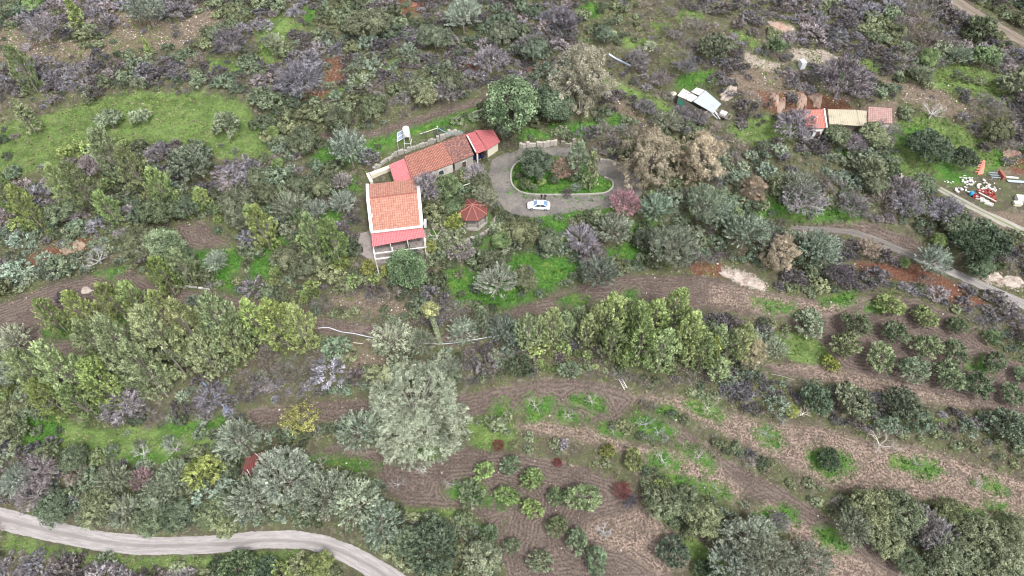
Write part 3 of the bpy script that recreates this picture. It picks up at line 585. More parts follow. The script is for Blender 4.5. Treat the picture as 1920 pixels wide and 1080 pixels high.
# ------------------------------------------------------------------ individual trees: type, crown centre in the picture, radius (px), tint, words
TREES = []
def T(t, px, py, r, tint, words, hs=1.0, lab=None): TREES.append((t, px, py, r, tint, words, hs, lab))
g1 = (1, 1, 1); sil = (1.08, 1.1, 1.05); dk = (.66, .72, .68); lil = (1.12, 1.06, 1.13); grn = (.8, 1.05, .7); brt = (1.05, 1.25, .7); wht = (1.5, 1.5, 1.45); brn = (1.2, .98, .86); yel = (1.5, 1.3, .65); gry = (.95, .93, .95)
for a in [
 # upper left
 ('olive',203,222,24,(1.35,1.4,1.35),'grey-green olive tree'),('olive',262,218,20,(1.4,1.45,1.4),'grey-green olive tree'),('olive',422,235,30,(1.5,1.5,1.45),'pale silvery olive tree'),('conepine',48,220,24,(.9,.95,.85),'dull green leaning pine'),
 ('conepine',138,22,18,brt,'bright lime pine'),('umb',60,5,18,brt,'bright lime pine'),('feather',275,20,32,(1,.98,.92),'pale silvery tree'),('twig',80,55,32,lil,'lilac leafless tree'),('bare',48,88,16,lil,'lilac leafless tree'),
 ('oak',405,65,16,sil,'pale grey-green tree'),('twig',432,78,30,(.75,.68,.74),'dark purple-grey tree'),('carob',360,300,46,(1.15,1.15,1.15),'large blue-green carob tree'),('pine',205,290,30,(.8,.85,.7),'dull green pine'),('pine',250,318,28,(.8,.85,.6),'dull green pine'),('pine',150,350,28,(.8,.9,.65),'green pine'),
 ('pine',115,345,24,(.85,.95,.6),'yellow-green pine'),('pine',300,352,24,(.85,1,.6),'yellow-green pine'),('twig',290,290,22,lil,'lilac leafless tree'),('twig',170,310,26,lil,'lilac leafless tree'),('pine',45,385,24,(.9,1.0,.55),'yellow-green pine'),('pine',200,388,20,brt,'bright lime pine'),('pine',10,360,24,(.8,.95,.55),'yellow-green pine'),
 ('pine',40,125,22,(.9,1.05,.7),'green pine'),('conepine',276,88,10,brt,'bright lime pine'),
 # upper centre
 ('oak',690,35,48,(1.05,1.05,1.0),'large grey-green oak'),('oak',815,70,38,sil,'pale grey-green oak'),('feather',868,30,34,sil,'silvery feathery tree'),('twig',920,112,34,(1.1,1.02,1.15),'lilac leafless tree'),('sparse',785,160,30,(.9,.9,.85),'thin grey-green tree'),
 ('oak',800,178,24,(1.2,1.15,.95),'straw-green tree'),('twig',840,170,28,(1.0,1.0,.95),'grey leafless tree'),('twig',560,150,42,(1.0,.98,1.08),'broad lilac-grey tree'),('oak',568,262,33,(.85,.85,.68),'brownish olive-green tree'),('oak',632,225,30,(.8,.82,.68),'brownish olive-green tree'),('feather',655,280,34,(.95,.98,.95),'tall silver-grey tree',1.3),
 ('oak',700,200,26,(.85,.88,.6),'dark olive-green tree'),('umb',515,245,14,brt,'bright lime tree'),('umb',520,305,12,brt,'bright lime tree'),('oak',845,150,30,(.9,.95,.9),'grey-green oak'),('oak',945,238,17,(.9,.92,.85),'grey-green tree'),('feather',512,80,20,(.9,.95,.7),'pale green tree'),('twig',995,85,26,(.95,.95,.98),'grey leafless tree'),
 ('oak',1000,90,30,(.85,.95,.95),'grey-green oak'),('oak',945,60,28,(.7,.75,.8),'dark grey-green oak'),('twig',1050,30,28,(.9,.86,.98),'purple-grey tree'),('twig',1065,45,18,(.8,.75,.85),'dark purple-grey tree'),('oak',1135,62,20,(.65,.78,.78),'blue-green round tree'),
 ('umb',965,190,54,(.78,1.0,.78),'large round green pine'),('umb',1030,195,40,(.72,.88,.8),'dark round green pine'),('euc',1095,140,56,(.95,.97,.88),'tall broad grey-green eucalyptus',1.0,'tall broad grey-green eucalyptus standing above the drive island'),
 ('twig',1195,112,22,(.95,.92,.95),'grey leafless tree'),('bare',1200,95,22,(.9,.85,.9),'grey leafless tree'),('twig',1238,148,20,(.95,.88,.92),'grey leafless tree'),('carob',1340,85,31,(1.05,1.05,1.0),'silver-green round oak'),('twig',1290,125,18,(.8,.8,.8),'dark grey leafless tree'),('twig',1265,65,12,lil,'lilac leafless tree'),
 ('euc',1220,290,57,(1.12,1.02,.9),'broad brown eucalyptus',.8,'broad brown eucalyptus right of the drive, left one of the pair'),('euc',1316,290,46,(1.12,1.0,.88),'broad brown eucalyptus',.9,'broad brown eucalyptus below the patched tin shed, right one of the pair'),
 ('feather',1252,232,26,(.95,.93,.85),'pale twiggy tree'),('twig',1210,200,20,(.9,.88,.9),'grey leafless tree'),('euc',1415,352,24,(1.15,.95,.85),'pinkish brown young eucalyptus',.7),
 # drive island
 ('oak',1005,305,34,(.68,.8,.78),'dark grey-green tree',1.1,'dark grey-green tree on the left end of the drive island'),('twig',1060,316,26,(1.35,1.0,.86),'pinkish brown tree',1.0,'pinkish brown budding tree in the middle of the drive island'),
 ('pine',1085,298,24,(.9,1.0,.95),'pale green pine',.8,'pale green pine behind the pinkish tree on the drive island'),('conepine',1110,322,19,(1.2,1.25,1.1),'tall pale conical pine',1.6,'tall pale conical conifer on the right end of the drive island'),('twig',1063,362,10,(.5,.45,.45),'dark leafless shrub'),('umb',1015,340,9,brt,'lime green shrub'),
 ('twig',1172,380,30,(1.55,.85,.95),'pink blossoming tree',1.0,'pink blossoming tree at the right end of the gravel drive'),
 # upper right
 ('twig',1580,150,50,(.72,.66,.76),'large purple-grey leafless tree',1.0,'large dark purple leafless tree above the tan corrugated roof'),('twig',1490,235,38,(.95,.88,1.0),'lilac-grey leafless tree',1.0,'lilac-grey leafless tree covering the left end of the small red-roofed house'),
 ('oak',1570,250,24,(.9,1.0,.8),'green citrus tree'),('oak',1643,250,30,(1.05,1.15,.92),'pale green tree'),('twig',1600,268,24,(1.0,.92,1.1),'lilac leafless tree'),('carob',1742,275,44,(.85,1.0,.9),'dark green round carob tree',1.0,'dark green round carob tree below the upper right meadow'),('carob',1808,295,26,(.7,.78,.75),'dark blue-green tree'),
 ('oak',1873,243,27,(1.0,1.0,.75),'olive-green round tree'),('carob',1900,155,28,(1.2,1.2,1.1),'silver-green tree'),('olive',1852,105,26,(1.0,1.3,.9),'light green tree'),('olive',1845,50,28,(1.0,1.05,.95),'grey-green tree'),('umb',1742,105,20,(1.1,1.35,.75),'light green tree'),('feather',1800,103,20,(.8,.9,.75),'grey-green feathery tree'),
 ('bare',1752,205,28,wht,'white bleached leafless tree'),('carob',1632,312,32,(1.15,1.15,1.05),'silver-green oak'),('feather',1502,352,34,(.95,.98,.95),'silver feathery tree'),('sparse',1460,340,22,(1.0,1.05,.9),'thin pale green tree'),('umb',1588,122,13,(1,1.05,.7),'olive green bush tree'),('olive',1455,85,18,(1.0,1.2,.85),'light green tree'),('feather',1730,140,18,(.9,1.0,.8),'pale green twiggy tree'),
 ('twig',1695,355,30,(1.05,.98,1.1),'lilac-grey leafless tree'),('twig',1700,382,32,(.95,.92,1.0),'lilac-grey leafless tree'),('twig',1772,395,32,(1.05,.98,1.12),'lilac-grey leafless tree'),('carob',1825,455,44,(.72,.88,.68),'dark green broad tree'),('oak',1800,420,30,(.8,.88,.75),'dark green broad tree'),('carob',1870,455,30,(.75,.85,.75),'dark green broad tree'),
 ('oak',1840,500,28,(.72,.9,.66),'dark green broad tree'),('umb',1762,450,15,brt,'bright lime bush tree'),('twig',1505,375,40,(1.0,.95,1.0),'grey leafless tree'),('twig',1600,385,28,(.9,.88,.85),'grey leafless tree'),('oak',1645,345,24,(.9,.95,.88),'grey-green tree'),('sparse',1730,345,28,(.8,.95,.85),'thin grey-green tree'),
 # left middle
 ('oak',435,395,50,(1.1,1.12,1.08),'big silvery oak',1.1,'big silvery grey oak left of the tiled house'),('oak',300,392,36,(.75,.92,.72),'dark green broad tree'),('oak',345,385,28,(.75,.88,.75),'dark green tree'),('oak',108,395,28,(1.05,1.2,.95),'silver-green tree'),('umb',310,448,34,(.95,1.1,.95),'grey-green dense round tree',1.1),('umb',345,480,20,(.85,1.05,.8),'grey-green dense tree'),
 ('oak',248,455,44,(.95,.92,.72),'brownish olive-green tree'),('twig',275,470,30,(1.0,.93,.82),'brownish twiggy tree'),('white',180,480,34,(1.3,1.27,1.3),'white bleached leafless tree',1.0,'white bleached leafless tree on the bank right of the orange earth'),('pine',340,500,24,(.9,1.0,.8),'grey-green pine'),('feather',345,500,20,(.85,.9,.85),'silver tree'),('feather',405,490,22,(.95,.95,.85),'pale silvery tree'),
 ('pine',305,515,24,(.85,1.05,.55),'yellow-green pine'),('umb',372,377,16,(.7,1.0,.5),'green fan-leaved tree'),('pine',490,425,26,(.95,1.05,.6),'yellow-green pine'),('pine',378,370,16,brt,'yellow-green pine'),('pine',470,405,18,brt,'yellow-green pine'),('feather',545,392,34,(.85,.88,.8),'silver grey-green tree'),('oak',600,350,24,(.9,.95,.75),'grey-green tree'),
 ('oak',480,330,22,(.7,.8,.7),'dark green tree'),('pine',585,440,26,(.85,1.0,.6),'green pine'),('pine',625,452,28,(.85,1.05,.55),'yellow-green pine'),('oak',540,480,34,(.78,.8,.7),'dark grey-green tree'),('oak',570,500,26,(.72,.75,.68),'dark grey-green tree'),('umb',770,495,42,(.72,.95,.66),'round dark green pine',1.2,'round dense green pine in front of the white pergola'),
 ('oak',838,350,30,(.85,1.05,.6),'green broad tree',1.1,'green leafy tree between the tiled wing and the gazebo'),('oak',850,385,24,(.75,.95,.6),'green broad tree'),('olive',852,418,19,(1.25,1.25,.5),'yellow-green bush tree',1.2,'yellow-green tree hugging the left side of the red gazebo'),('twig',800,352,30,(1.1,.95,1.0),'purple-grey leafless tree',1.3,'purple-grey leafless tree overhanging the tiled roofs'),
 ('bare',818,435,26,(.95,.93,.95),'grey leafless tree'),('twig',862,470,28,(1.1,1.05,1.1),'lilac-grey leafless tree'),('feather',912,372,22,(1.0,1.0,.85),'grey twiggy tree'),('oak',902,340,20,(1.0,1.0,.85),'pale green tree'),('twig',890,325,22,lil,'lilac leafless tree'),
 ('oak',978,430,36,(1.05,1.05,.78),'olive-green broad tree',1.0,'olive-green broad tree below the white car'),('oak',1028,448,26,(1.0,1.1,.98),'silver-green tree'),('umb',940,445,20,(1.0,1.3,.7),'light green big-leaved tree'),('oak',925,490,30,(.9,.98,.85),'grey-green tree'),('feather',930,530,36,(.9,.9,.92),'silver-lilac feathery tree'),('oak',985,520,26,(.98,.92,.72),'brownish-green tree'),
 ('twig',1088,448,34,(1.2,1.15,1.3),'pale lilac leafless tree'),('feather',1148,428,32,(.98,1.02,.98),'silver feathery tree'),('feather',1125,512,34,(.72,.74,.72),'dark grey feathery tree'),('twig',1110,480,28,(.85,.82,.9),'grey leafless tree'),('carob',1208,452,23,(.72,.76,.78),'dark grey-green round tree'),
 ('feather',1232,392,32,(.72,.88,.72),'grey-green conifer'),('feather',1315,385,44,(.72,.82,.7),'broad grey-green conifer'),('feather',1350,400,34,(.7,.8,.7),'broad grey-green conifer'),('feather',1265,460,46,(.92,.98,.92),'silver feathery conifer',1.2),('feather',1400,438,40,(.72,.8,.7),'grey-green feathery tree'),('pine',1378,410,18,(1,1.1,.85),'pale green pine'),
 ('euc',1465,472,34,(1.2,.98,.82),'brown thin eucalyptus',.7),('feather',1535,468,38,(.88,.95,.85),'silver feathery tree'),('feather',1748,487,32,(.95,1.0,.95),'silver feathery tree'),('twig',1630,467,22,(1.35,1.15,.8),'straw-coloured leafless tree'),('bare',1675,478,18,(1.3,1.05,1.1),'pinkish leafless tree'),('umb',1700,492,12,brt,'lime green bush tree'),('twig',1575,515,26,(.55,.48,.55),'dark purple leafless tree'),
 # left lower pines
 ('pine',95,590,24,(.95,1.05,.6),'yellow-green pine'),('pine',150,580,26,(.95,1.05,.6),'yellow-green pine'),('pine',210,565,26,(1,1.1,.65),'yellow-green pine'),('pine',250,560,24,(1,1.1,.65),'yellow-green pine'),('pine',292,562,18,(1,1.1,.7),'yellow-green pine'),('twig',122,557,18,(.45,.36,.45),'dark purple bush tree'),('carob',365,567,18,(.9,.95,1.1),'blue-grey round tree'),
 ('pine',300,640,44,(1.15,1.2,.95),'tall pale green pine',1.25),('pine',355,620,40,(1.15,1.2,.85),'tall pale green pine',1.25),('pine',232,655,44,(1.15,1.2,.95),'tall pale green pine',1.25),('pine',420,612,42,(1.05,1.15,.8),'tall green pine',1.25),('pine',270,690,40,(1.05,1.1,.85),'tall green pine',1.2),('pine',175,640,36,(1.0,1.1,.8),'tall green pine'),
 ('pine',120,700,44,(1.0,1.15,.8),'tall green pine',1.2),('pine',190,715,40,(.85,1.0,.55),'dark yellow-green pine'),('pine',60,700,40,(.95,1.1,.8),'tall green pine'),('feather',25,640,32,(1.15,1.15,1.05),'silver tree'),('feather',30,690,32,(1.0,1.05,1.0),'silver tree'),('pine',385,665,30,(.95,1.0,.85),'grey-green pine'),
 ('pine',475,598,28,(1.2,1.35,.75),'bright yellow-green pine'),('pine',520,605,38,(1.1,1.25,.65),'bright yellow-green pine'),('pine',562,612,36,(1.15,1.15,.72),'brownish yellow-green pine'),('pine',440,640,34,(.9,1.0,.7),'green pine'),('pine',90,745,34,(.85,1.0,.55),'dark yellow-green pine'),('pine',150,755,30,(.8,.95,.6),'dark yellow-green pine'),
 # middle belt
 ('feather',735,637,38,(1.15,1.18,1.1),'silver feathery tree'),('feather',790,642,30,(.85,.92,.82),'grey-green feathery tree'),('feather',865,622,29,(.95,1.0,.9),'silver-green feathery tree'),('feather',943,618,30,(.8,.85,.78),'grey-green feathery tree'),('olive',630,647,27,(.9,1.05,1.0),'blue-green round tree'),('feather',845,686,20,(.85,.9,.85),'silver shrub tree'),
 ('cyp',903,603,13,(1,1.08,.95),'slim pale cypress',1.0,'slim pale columnar cypress in the belt below the garden'),('pine',990,622,25,(1.15,1.25,1.0),'pale green pine'),('pine',1037,610,25,(1.1,1.25,.85),'pale green pine'),('pine',1085,600,20,(1.0,1.1,.8),'green pine'),('pine',1118,603,24,(.9,1,.7),'green pine'),('pine',1150,590,30,(1.1,1.2,.8),'yellow-green pine'),
 ('pine',1195,602,28,(1.05,1.2,.75),'yellow-green pine'),('pine',1228,598,28,(1.05,1.2,.75),'yellow-green pine'),('pine',1268,582,30,(1.15,1.3,.8),'tall yellow-green pine'),('pine',1205,640,32,(1.0,1.15,.7),'yellow-green pine'),('pine',1245,655,34,(.95,1.1,.7),'green pine'),('pine',1292,628,32,(1.0,1.12,.75),'yellow-green pine'),
 ('pine',1320,660,24,(.9,1.05,.65),'green pine'),('conepine',1335,658,28,(1.15,1.25,.55),'mustard-green conical pine'),('pine',1370,648,24,(.95,1.05,.8),'green pine'),('euc',1412,658,32,(.9,.92,.72),'brownish green dense conifer',.6),('pine',1150,640,26,(.95,1.1,.7),'green pine'),('pine',1172,665,18,brt,'yellow-green pine'),
 ('carob',975,690,28,(.6,.68,.55),'dark green shrub tree'),('olive',1068,692,22,(.9,1.0,.98),'silver-green shrub tree'),
 # right grove
 ('olive',1522,605,31,(1.2,1.2,1.2),'silver-grey olive tree'),('olive',1608,607,29,(.85,.98,.85),'dark green olive tree'),('olive',1588,650,30,(.95,1.0,.8),'green olive tree'),('olive',1668,575,26,(1.15,1.25,.75),'yellow-green olive tree'),('olive',1735,594,24,(1.05,1.15,.8),'yellow-green olive tree'),('olive',1678,625,26,(.95,1.08,.9),'green olive tree'),
 ('olive',1738,645,28,(1.0,1.08,.85),'green olive tree'),('olive',1655,672,31,(1.05,1.12,.85),'green olive tree'),('olive',1712,690,30,(.95,1.0,.95),'grey-green olive tree'),('olive',1795,612,20,(.8,.95,.75),'dark green olive tree'),('olive',1795,660,26,(.92,1.05,.9),'green olive tree'),('olive',1862,678,24,(.9,1.0,.85),'green olive tree'),
 ('olive',1780,704,31,(1.0,1.1,.85),'green olive tree'),('olive',1838,723,29,(.92,1.05,.85),'green olive tree'),('olive',1915,703,18,(.9,1.1,.8),'green olive tree'),('olive',1900,740,22,(.9,1.05,.85),'green olive tree'),('olive',1560,680,17,(1.4,1.4,.5),'small mustard-yellow bush tree'),('feather',1455,655,22,(.95,1.05,.95),'silver-green tree'),('olive',1860,628,16,(.8,1,.65),'dark green bush tree'),
 # scrub belt lower right
 ('olive',1603,748,34,(1.05,1.08,1.12),'silver-grey olive tree'),('carob',1533,748,30,(.85,1.0,.85),'green round tree'),('carob',1692,755,34,(.7,.74,.74),'dark grey-green tree'),('carob',1895,790,38,(1.15,1.2,1.15),'silver-grey olive tree'),('white',1655,830,33,(1.35,1.35,1.25),'white leafless tree',1.0,'broad white leafless tree at the edge of the straw-littered field'),
 ('white',1508,772,20,(1.6,1.7,1.5),'small white leafless tree'),('umb',1485,769,14,(1.3,1.3,.6),'small yellow bush tree'),('twig',1462,977,19,(.75,.62,.75),'purple round bush tree'),('carob',1555,862,24,(.55,.66,.5),'dark green sprawling bush tree'),
 # huge silver tree and friends
 ('feather',777,778,108,(1.05,1.12,1.02),'huge silver-green spreading tree',.52,'huge silver-green spreading tree in the middle of the lower terraces'),('feather',672,808,40,(1.05,1.15,1.0),'silver-green tree',1.0,'silver-green tree joined to the left side of the huge silver tree'),
 ('sparse',562,784,35,(1.9,1.6,.75),'round yellow-leaved tree',1.0,'round yellow and pink-leaved tree alone on the dark ploughed strip'),('feather',450,825,43,(1.1,1.15,1.08),'pale silver feathery tree',1.0,'pale silver feathery tree standing over the rusty red hut'),('olive',378,880,36,(1.4,1.35,.6),'sparse yellow-green tree'),
 ('feather',525,900,58,(1.12,1.1,1.08),'large silver-grey conifer'),('feather',475,935,44,(.95,1.0,.95),'large silver-grey conifer'),('feather',610,930,48,(1.05,1.1,1.0),'large silver-green conifer'),('feather',665,945,46,(1.0,1.1,.98),'large silver-green conifer'),('feather',715,985,40,(.85,.95,.82),'silver-green conifer'),
 ('carob',815,1025,55,(.9,1.05,.92),'large grey-green oak'),('oak',905,1045,38,(1.25,1.2,1.0),'pale straw-green oak'),('oak',760,1015,32,(.9,1.0,.8),'grey-green oak'),
 # lower grove
 ('olive',906,882,20,(1.25,1.5,.8),'bright green olive tree'),('olive',880,925,26,(.8,.95,.85),'dark green olive tree'),('bare',850,905,22,(.8,.8,.85),'grey leafless tree'),('olive',870,972,18,(.75,.9,.8),'dark green olive tree'),('olive',915,1000,20,(.7,.88,.7),'dark green olive tree'),('olive',957,875,20,(.78,.95,.78),'dark green olive tree'),
 ('olive',951,927,22,(1.15,1.4,.75),'bright green olive tree'),('olive',999,898,22,(1.2,1.45,.78),'bright green olive tree'),('olive',997,955,21,(1.15,1.4,.8),'bright green olive tree'),('olive',1045,932,19,(.85,1.1,.75),'green olive tree'),('olive',1092,930,32,(.95,1.15,.8),'green olive tree'),('olive',1042,985,22,(.95,1.1,.85),'green olive tree'),
 ('olive',1080,1014,24,(.85,1.0,.85),'green olive tree'),('olive',1012,1056,25,(1.1,1.15,1.15),'silver-grey olive tree'),('olive',1115,1052,27,(.85,1.0,.85),'dark green olive tree'),('olive',958,1022,17,(.75,.9,.85),'dark green olive tree'),('white',1132,995,24,(1.4,1.4,1.3),'pale bare tree',1.0,'pale bare tree with forked white branches in the lower olive grove'),
 ('twig',1168,920,17,(.8,.30,.28),'crimson bush',1.0,'crimson leafless bush on the edge of the lower ploughed field'),('twig',1180,938,15,(.5,.48,.58),'dark purple bush'),('carob',1262,1035,32,(1.0,1.1,1.05),'silver-green oak'),('carob',1325,1070,24,(.65,.85,.7),'dark green oak'),
 ('oak',1245,940,38,(.85,.9,.72),'dull green oak'),('oak',1292,940,34,(1.05,1.08,.8),'olive-green oak'),('oak',1320,975,38,(1.0,1.05,.78),'olive-green oak'),('oak',1350,1000,32,(.95,1.0,.8),'olive-green oak'),('feather',1400,1005,52,(1.0,1.0,.95),'silver-grey feathery tree'),('feather',1435,1045,56,(1.0,1.0,.95),'silver-grey feathery tree'),('feather',1375,1060,44,(.9,.92,.88),'silver-grey feathery tree'),('feather',1510,1060,44,(1.05,1.02,.95),'silver-grey feathery tree'),
 ('olive',1140,847,15,(1.1,1.05,.5),'mustard-green bush tree'),('olive',1190,862,22,(1.05,1.0,.6),'mustard-green bush tree'),('twig',1046,868,9,(1.0,.3,.3),'small crimson bush'),('twig',935,835,12,(1.0,.35,.35),'small crimson bush'),
 # more of the central row
('pine',1012,618,20,(1.05,1.15,.85),'pale green row pine'),('pine',1060,610,20,(1.05,1.15,.85),'pale green row pine'),('pine',1102,618,22,(1.05,1.15,.85),'pale green row pine'),('pine',1135,612,22,(1.05,1.15,.85),'pale green row pine'),('pine',1172,592,24,(1.05,1.15,.85),'pale green row pine'),('pine',1345,640,24,(1.05,1.15,.85),'pale green row pine'),('pine',1390,640,26,(1.05,1.15,.85),'pale green row pine'),('pine',1350,690,20,(1.05,1.15,.85),'pale green row pine'),('pine',1300,655,22,(1.05,1.15,.85),'pale green row pine'),
 # bare fruit trees on their green patches
('bare',1003,757,20,(1.15,1.15,1.1),'thin grey-white bare fruit tree'),('bare',1110,750,17,(1.15,1.15,1.1),'thin grey-white bare fruit tree'),('bare',1066,776,16,(1.15,1.15,1.1),'thin grey-white bare fruit tree'),('bare',1212,792,19,(1.15,1.15,1.1),'thin grey-white bare fruit tree'),('bare',1235,808,18,(1.15,1.15,1.1),'thin grey-white bare fruit tree'),('bare',1243,860,18,(1.15,1.15,1.1),'thin grey-white bare fruit tree'),('bare',1312,853,18,(1.15,1.15,1.1),'thin grey-white bare fruit tree'),('bare',1328,762,17,(1.15,1.15,1.1),'thin grey-white bare fruit tree'),('bare',1348,745,14,(1.15,1.15,1.1),'thin grey-white bare fruit tree'),('bare',1438,810,19,(1.15,1.15,1.1),'thin grey-white bare fruit tree'),('bare',1150,806,13,(1.15,1.15,1.1),'thin grey-white bare fruit tree'),('bare',1722,868,16,(1.15,1.15,1.1),'thin grey-white bare fruit tree'),('bare',1838,905,15,(1.15,1.15,1.1),'thin grey-white bare fruit tree'),('bare',1345,915,13,(1.15,1.15,1.1),'thin grey-white bare fruit tree'),('bare',790,880,16,(1.15,1.15,1.1),'thin grey-white bare fruit tree'),('bare',745,905,20,(1.15,1.15,1.1),'thin grey-white bare fruit tree'),('bare',600,868,20,(1.15,1.15,1.1),'thin grey-white bare fruit tree'),('bare',1565,865,14,(1.15,1.15,1.1),'thin grey-white bare fruit tree'),('bare',1470,790,13,(1.15,1.15,1.1),'thin grey-white bare fruit tree'),
 ('twig',1276,214,20,lil,'lilac leafless tree'),('twig',1310,222,16,gry,'grey leafless tree'),
 # island, kitchen garden and track-side shrubs
('oak',985,345,14,(.7,.9,.6),'dark green shrub'),('oak',1000,350,10,(.7,.9,.6),'dark green shrub'),('carob',975,330,11,(.75,.85,.65),'dark green shrub'),('oak',1090,345,12,(.75,.9,.6),'dark green shrub'),('feather',1080,352,10,(.8,.85,.8),'grey-green shrub'),('oak',1040,335,12,(.6,.8,.5),'dark green shrub'),('oak',1075,330,12,(.7,.85,.6),'dark green shrub'),('olive',690,500,18,(1.4,1.3,.6),'yellow-green bush'),('olive',640,495,17,(1.3,1.3,.6),'yellow-green bush'),('olive',728,507,16,(1.3,1.25,.6),'yellow-green bush'),('olive',805,462,14,(1.25,1.2,.55),'yellow-green bush'),('feather',640,380,24,(.85,.88,.85),'grey twiggy tree'),('twig',640,340,20,(1,1,.95),'grey leafless tree'),('oak',560,345,22,(.85,.9,.75),'grey-green tree'),('feather',590,395,22,(1,1.02,1),'silver tree'),('oak',500,360,24,(.85,.92,.8),'grey-green tree'),
 # lower right wood
 ('oak',1635,950,42,(.95,.98,.72),'olive-green oak'),('feather',1600,990,34,(.9,.92,.8),'grey-green feathery tree'),('oak',1690,960,42,(.98,1.0,.75),'olive-green oak'),('oak',1660,1012,36,(1.15,1.15,.85),'olive-green oak'),('twig',1735,985,34,(1.05,1.05,.95),'pale grey leafless tree'),('twig',1760,1010,36,(.95,.93,.95),'grey leafless tree'),('oak',1790,1045,44,(.95,.98,.78),'olive-green oak'),
 ('oak',1835,1000,42,(.95,1.0,.82),'grey-green oak'),('oak',1880,1050,46,(1.05,1.08,.88),'grey-green oak'),('oak',1900,990,32,(1.25,1.25,.95),'grey-green oak'),('oak',1700,1050,30,(.68,.78,.6),'dark green oak'),('oak',1840,1075,34,(1.05,1.08,.85),'pale grey-green oak'),('oak',1780,960,30,(1.0,1.05,.7),'olive-green oak'),('umb',1215+530,905,1,g1,'x'),
 # bottom left
 ('olive',22,812,30,(1.05,1.15,1.05),'silver-green tree'),('olive',90,842,20,(1.0,1.1,.95),'silver-green tree'),('oak',138,857,28,(.85,1.0,.85),'grey-green tree'),('olive',180,857,18,(1.2,1.35,.95),'pale green tree'),('twig',72,882,34,(1.05,1.0,1.1),'lilac leafless tree'),('twig',140,887,22,(1.3,1.15,.9),'straw-coloured leafless tree'),
 ('bare',265,847,24,(1.5,1.45,1.4),'white leafless tree'),('bare',325,838,24,(1.6,1.55,1.5),'white leafless tree'),('twig',263,899,22,(1.25,.85,.85),'pinkish leafless tree'),('twig',228,757,38,(1.05,1.0,1.12),'lilac leafless tree'),('twig',395,745,32,(1.0,.95,1.05),'lilac leafless tree'),('bare',385,785,18,(1.3,1.3,1.35),'white leafless tree'),
 ('feather',215,900,30,(.85,.92,.8),'grey-green tree'),('oak',180,950,42,(.85,.92,.72),'grey-green oak'),('oak',290,935,32,(.85,.95,.78),'grey-green oak'),('oak',282,980,32,(.88,.98,.75),'green oak'),('oak',335,965,36,(.78,.88,.75),'grey-green oak'),('oak',395,960,34,(1.15,1.25,.85),'green oak'),('oak',440,935,36,(.72,.82,.68),'dark grey-green oak'),('oak',425,985,24,(.95,1.05,.72),'green oak'),
 ('twig',60,925,34,(.9,.86,.9),'grey leafless tree'),('oak',100,950,34,(.75,.85,.72),'dark grey-green oak'),('feather',30,900,30,(.9,.92,.92),'silver-grey tree'),('feather',230,960,32,(.95,1,.9),'grey-green oak'),('feather',330,895,30,(.75,.85,.7),'grey-green conifer'),('feather',300,920,30,(.85,.9,.8),'grey-green conifer'),
 ('carob',445,1062,34,(.7,.92,.62),'dark green tree'),('oak',600,1060,26,(1.15,1.25,.7),'yellow-green tree'),('carob',500,1065,24,(.6,.8,.65),'dark green tree'),('twig',545,1072,14,(1.2,1,1),'pinkish leafless bush'),
]:
    if a[3] > 3: T(*a)
TCAT = {'oak': ('broadleaf_tree', 'broadleaf trees on the hillside'), 'carob': ('evergreen_tree', 'dense evergreen trees'), 'olive': ('olive_tree', 'olive trees of the terraces'), 'pine': ('pine_tree', 'pines on the terraces'), 'conepine': ('conical_pine', 'conical pines'),
        'umb': ('round_tree', 'round-crowned trees'), 'feather': ('feathery_tree', 'silver feathery trees'), 'euc': ('eucalyptus_tree', 'eucalyptus trees'), 'sparse': ('thin_tree', 'thin-crowned trees'), 'cyp': ('cypress_tree', 'cypresses'),
        'bare': ('leafless_tree', 'leafless trees'), 'white': ('leafless_tree', 'leafless trees'), 'twig': ('twiggy_tree', 'twiggy winter trees')}
tree_xy = []
HC = {'oak': .62, 'carob': .6, 'olive': .58, 'pine': .56, 'conepine': .48, 'umb': .62, 'feather': .58, 'euc': .58, 'sparse': .6, 'cyp': .5, 'bare': .55, 'white': .6, 'twig': .58}
def plant(t, px, py, r, tint, words, hs=1.0, lab=None, i=0):
    p0 = G(px, py); dist = proj(p0)[2]; rm = r*dist/FPX; tk = t
    if not any(q_ in words for q_ in ('crimson', 'pink', 'yellow', 'mustard', 'lime', 'bright')):
        l_ = sum(tint)/3; tint = tuple(v*.62+l_*.38 for v in tint)
    else: tint = tuple(v*.85+sum(tint)/3*.15 for v in tint)
    v_ = rnd.uniform(.82, 1.24); w_ = rnd.uniform(-.05, .05); tint = (tint[0]*v_*(1+w_), tint[1]*v_, tint[2]*v_*(1-w_))
    if t == 'oak' and r > 28: r *= .93; rm *= .93
    if t+'1' in LIB and rm > 1.3*LIB[t][0][2]: tk = t+'1'
    if t == 'feather' and r > 80: tk = 'feather2'
    var = LIB[tk][i % len(LIB[tk])]
    sc = rm/(var[2]*1.1); hz = sc*hs
    if t in ('pine', 'conepine', 'euc', 'cyp'):
        if t == 'pine' and rm > 1.9: sc *= .80 if r > 33 else .92; hz = sc*1.3*hs
        elif t == 'euc' and tk == 'euc1': sc *= .95; hz = sc*1.12*max(hs, .95)
        else: sc *= .93; hz = max(sc*hs, .55*hs)
    p = G(px, py, var[3]*hz*HC[t]); nm, gp = TCAT[t]
    o = thing(nm, p, lab, 'tree', gp, rnd.uniform(0, 6.28)); o.scale = (sc, sc*rnd.uniform(.92, 1.08), hz)
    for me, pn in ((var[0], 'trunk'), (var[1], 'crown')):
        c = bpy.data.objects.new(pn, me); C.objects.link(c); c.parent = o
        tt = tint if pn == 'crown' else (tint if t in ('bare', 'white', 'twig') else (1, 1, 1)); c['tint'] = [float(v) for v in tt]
    if not lab: pend(o, px, py, r, words, 'tree', gp)
    tree_xy.append((p[0], p[1], rm)); return o
for i, a in enumerate(TREES): plant(*a, i=i)

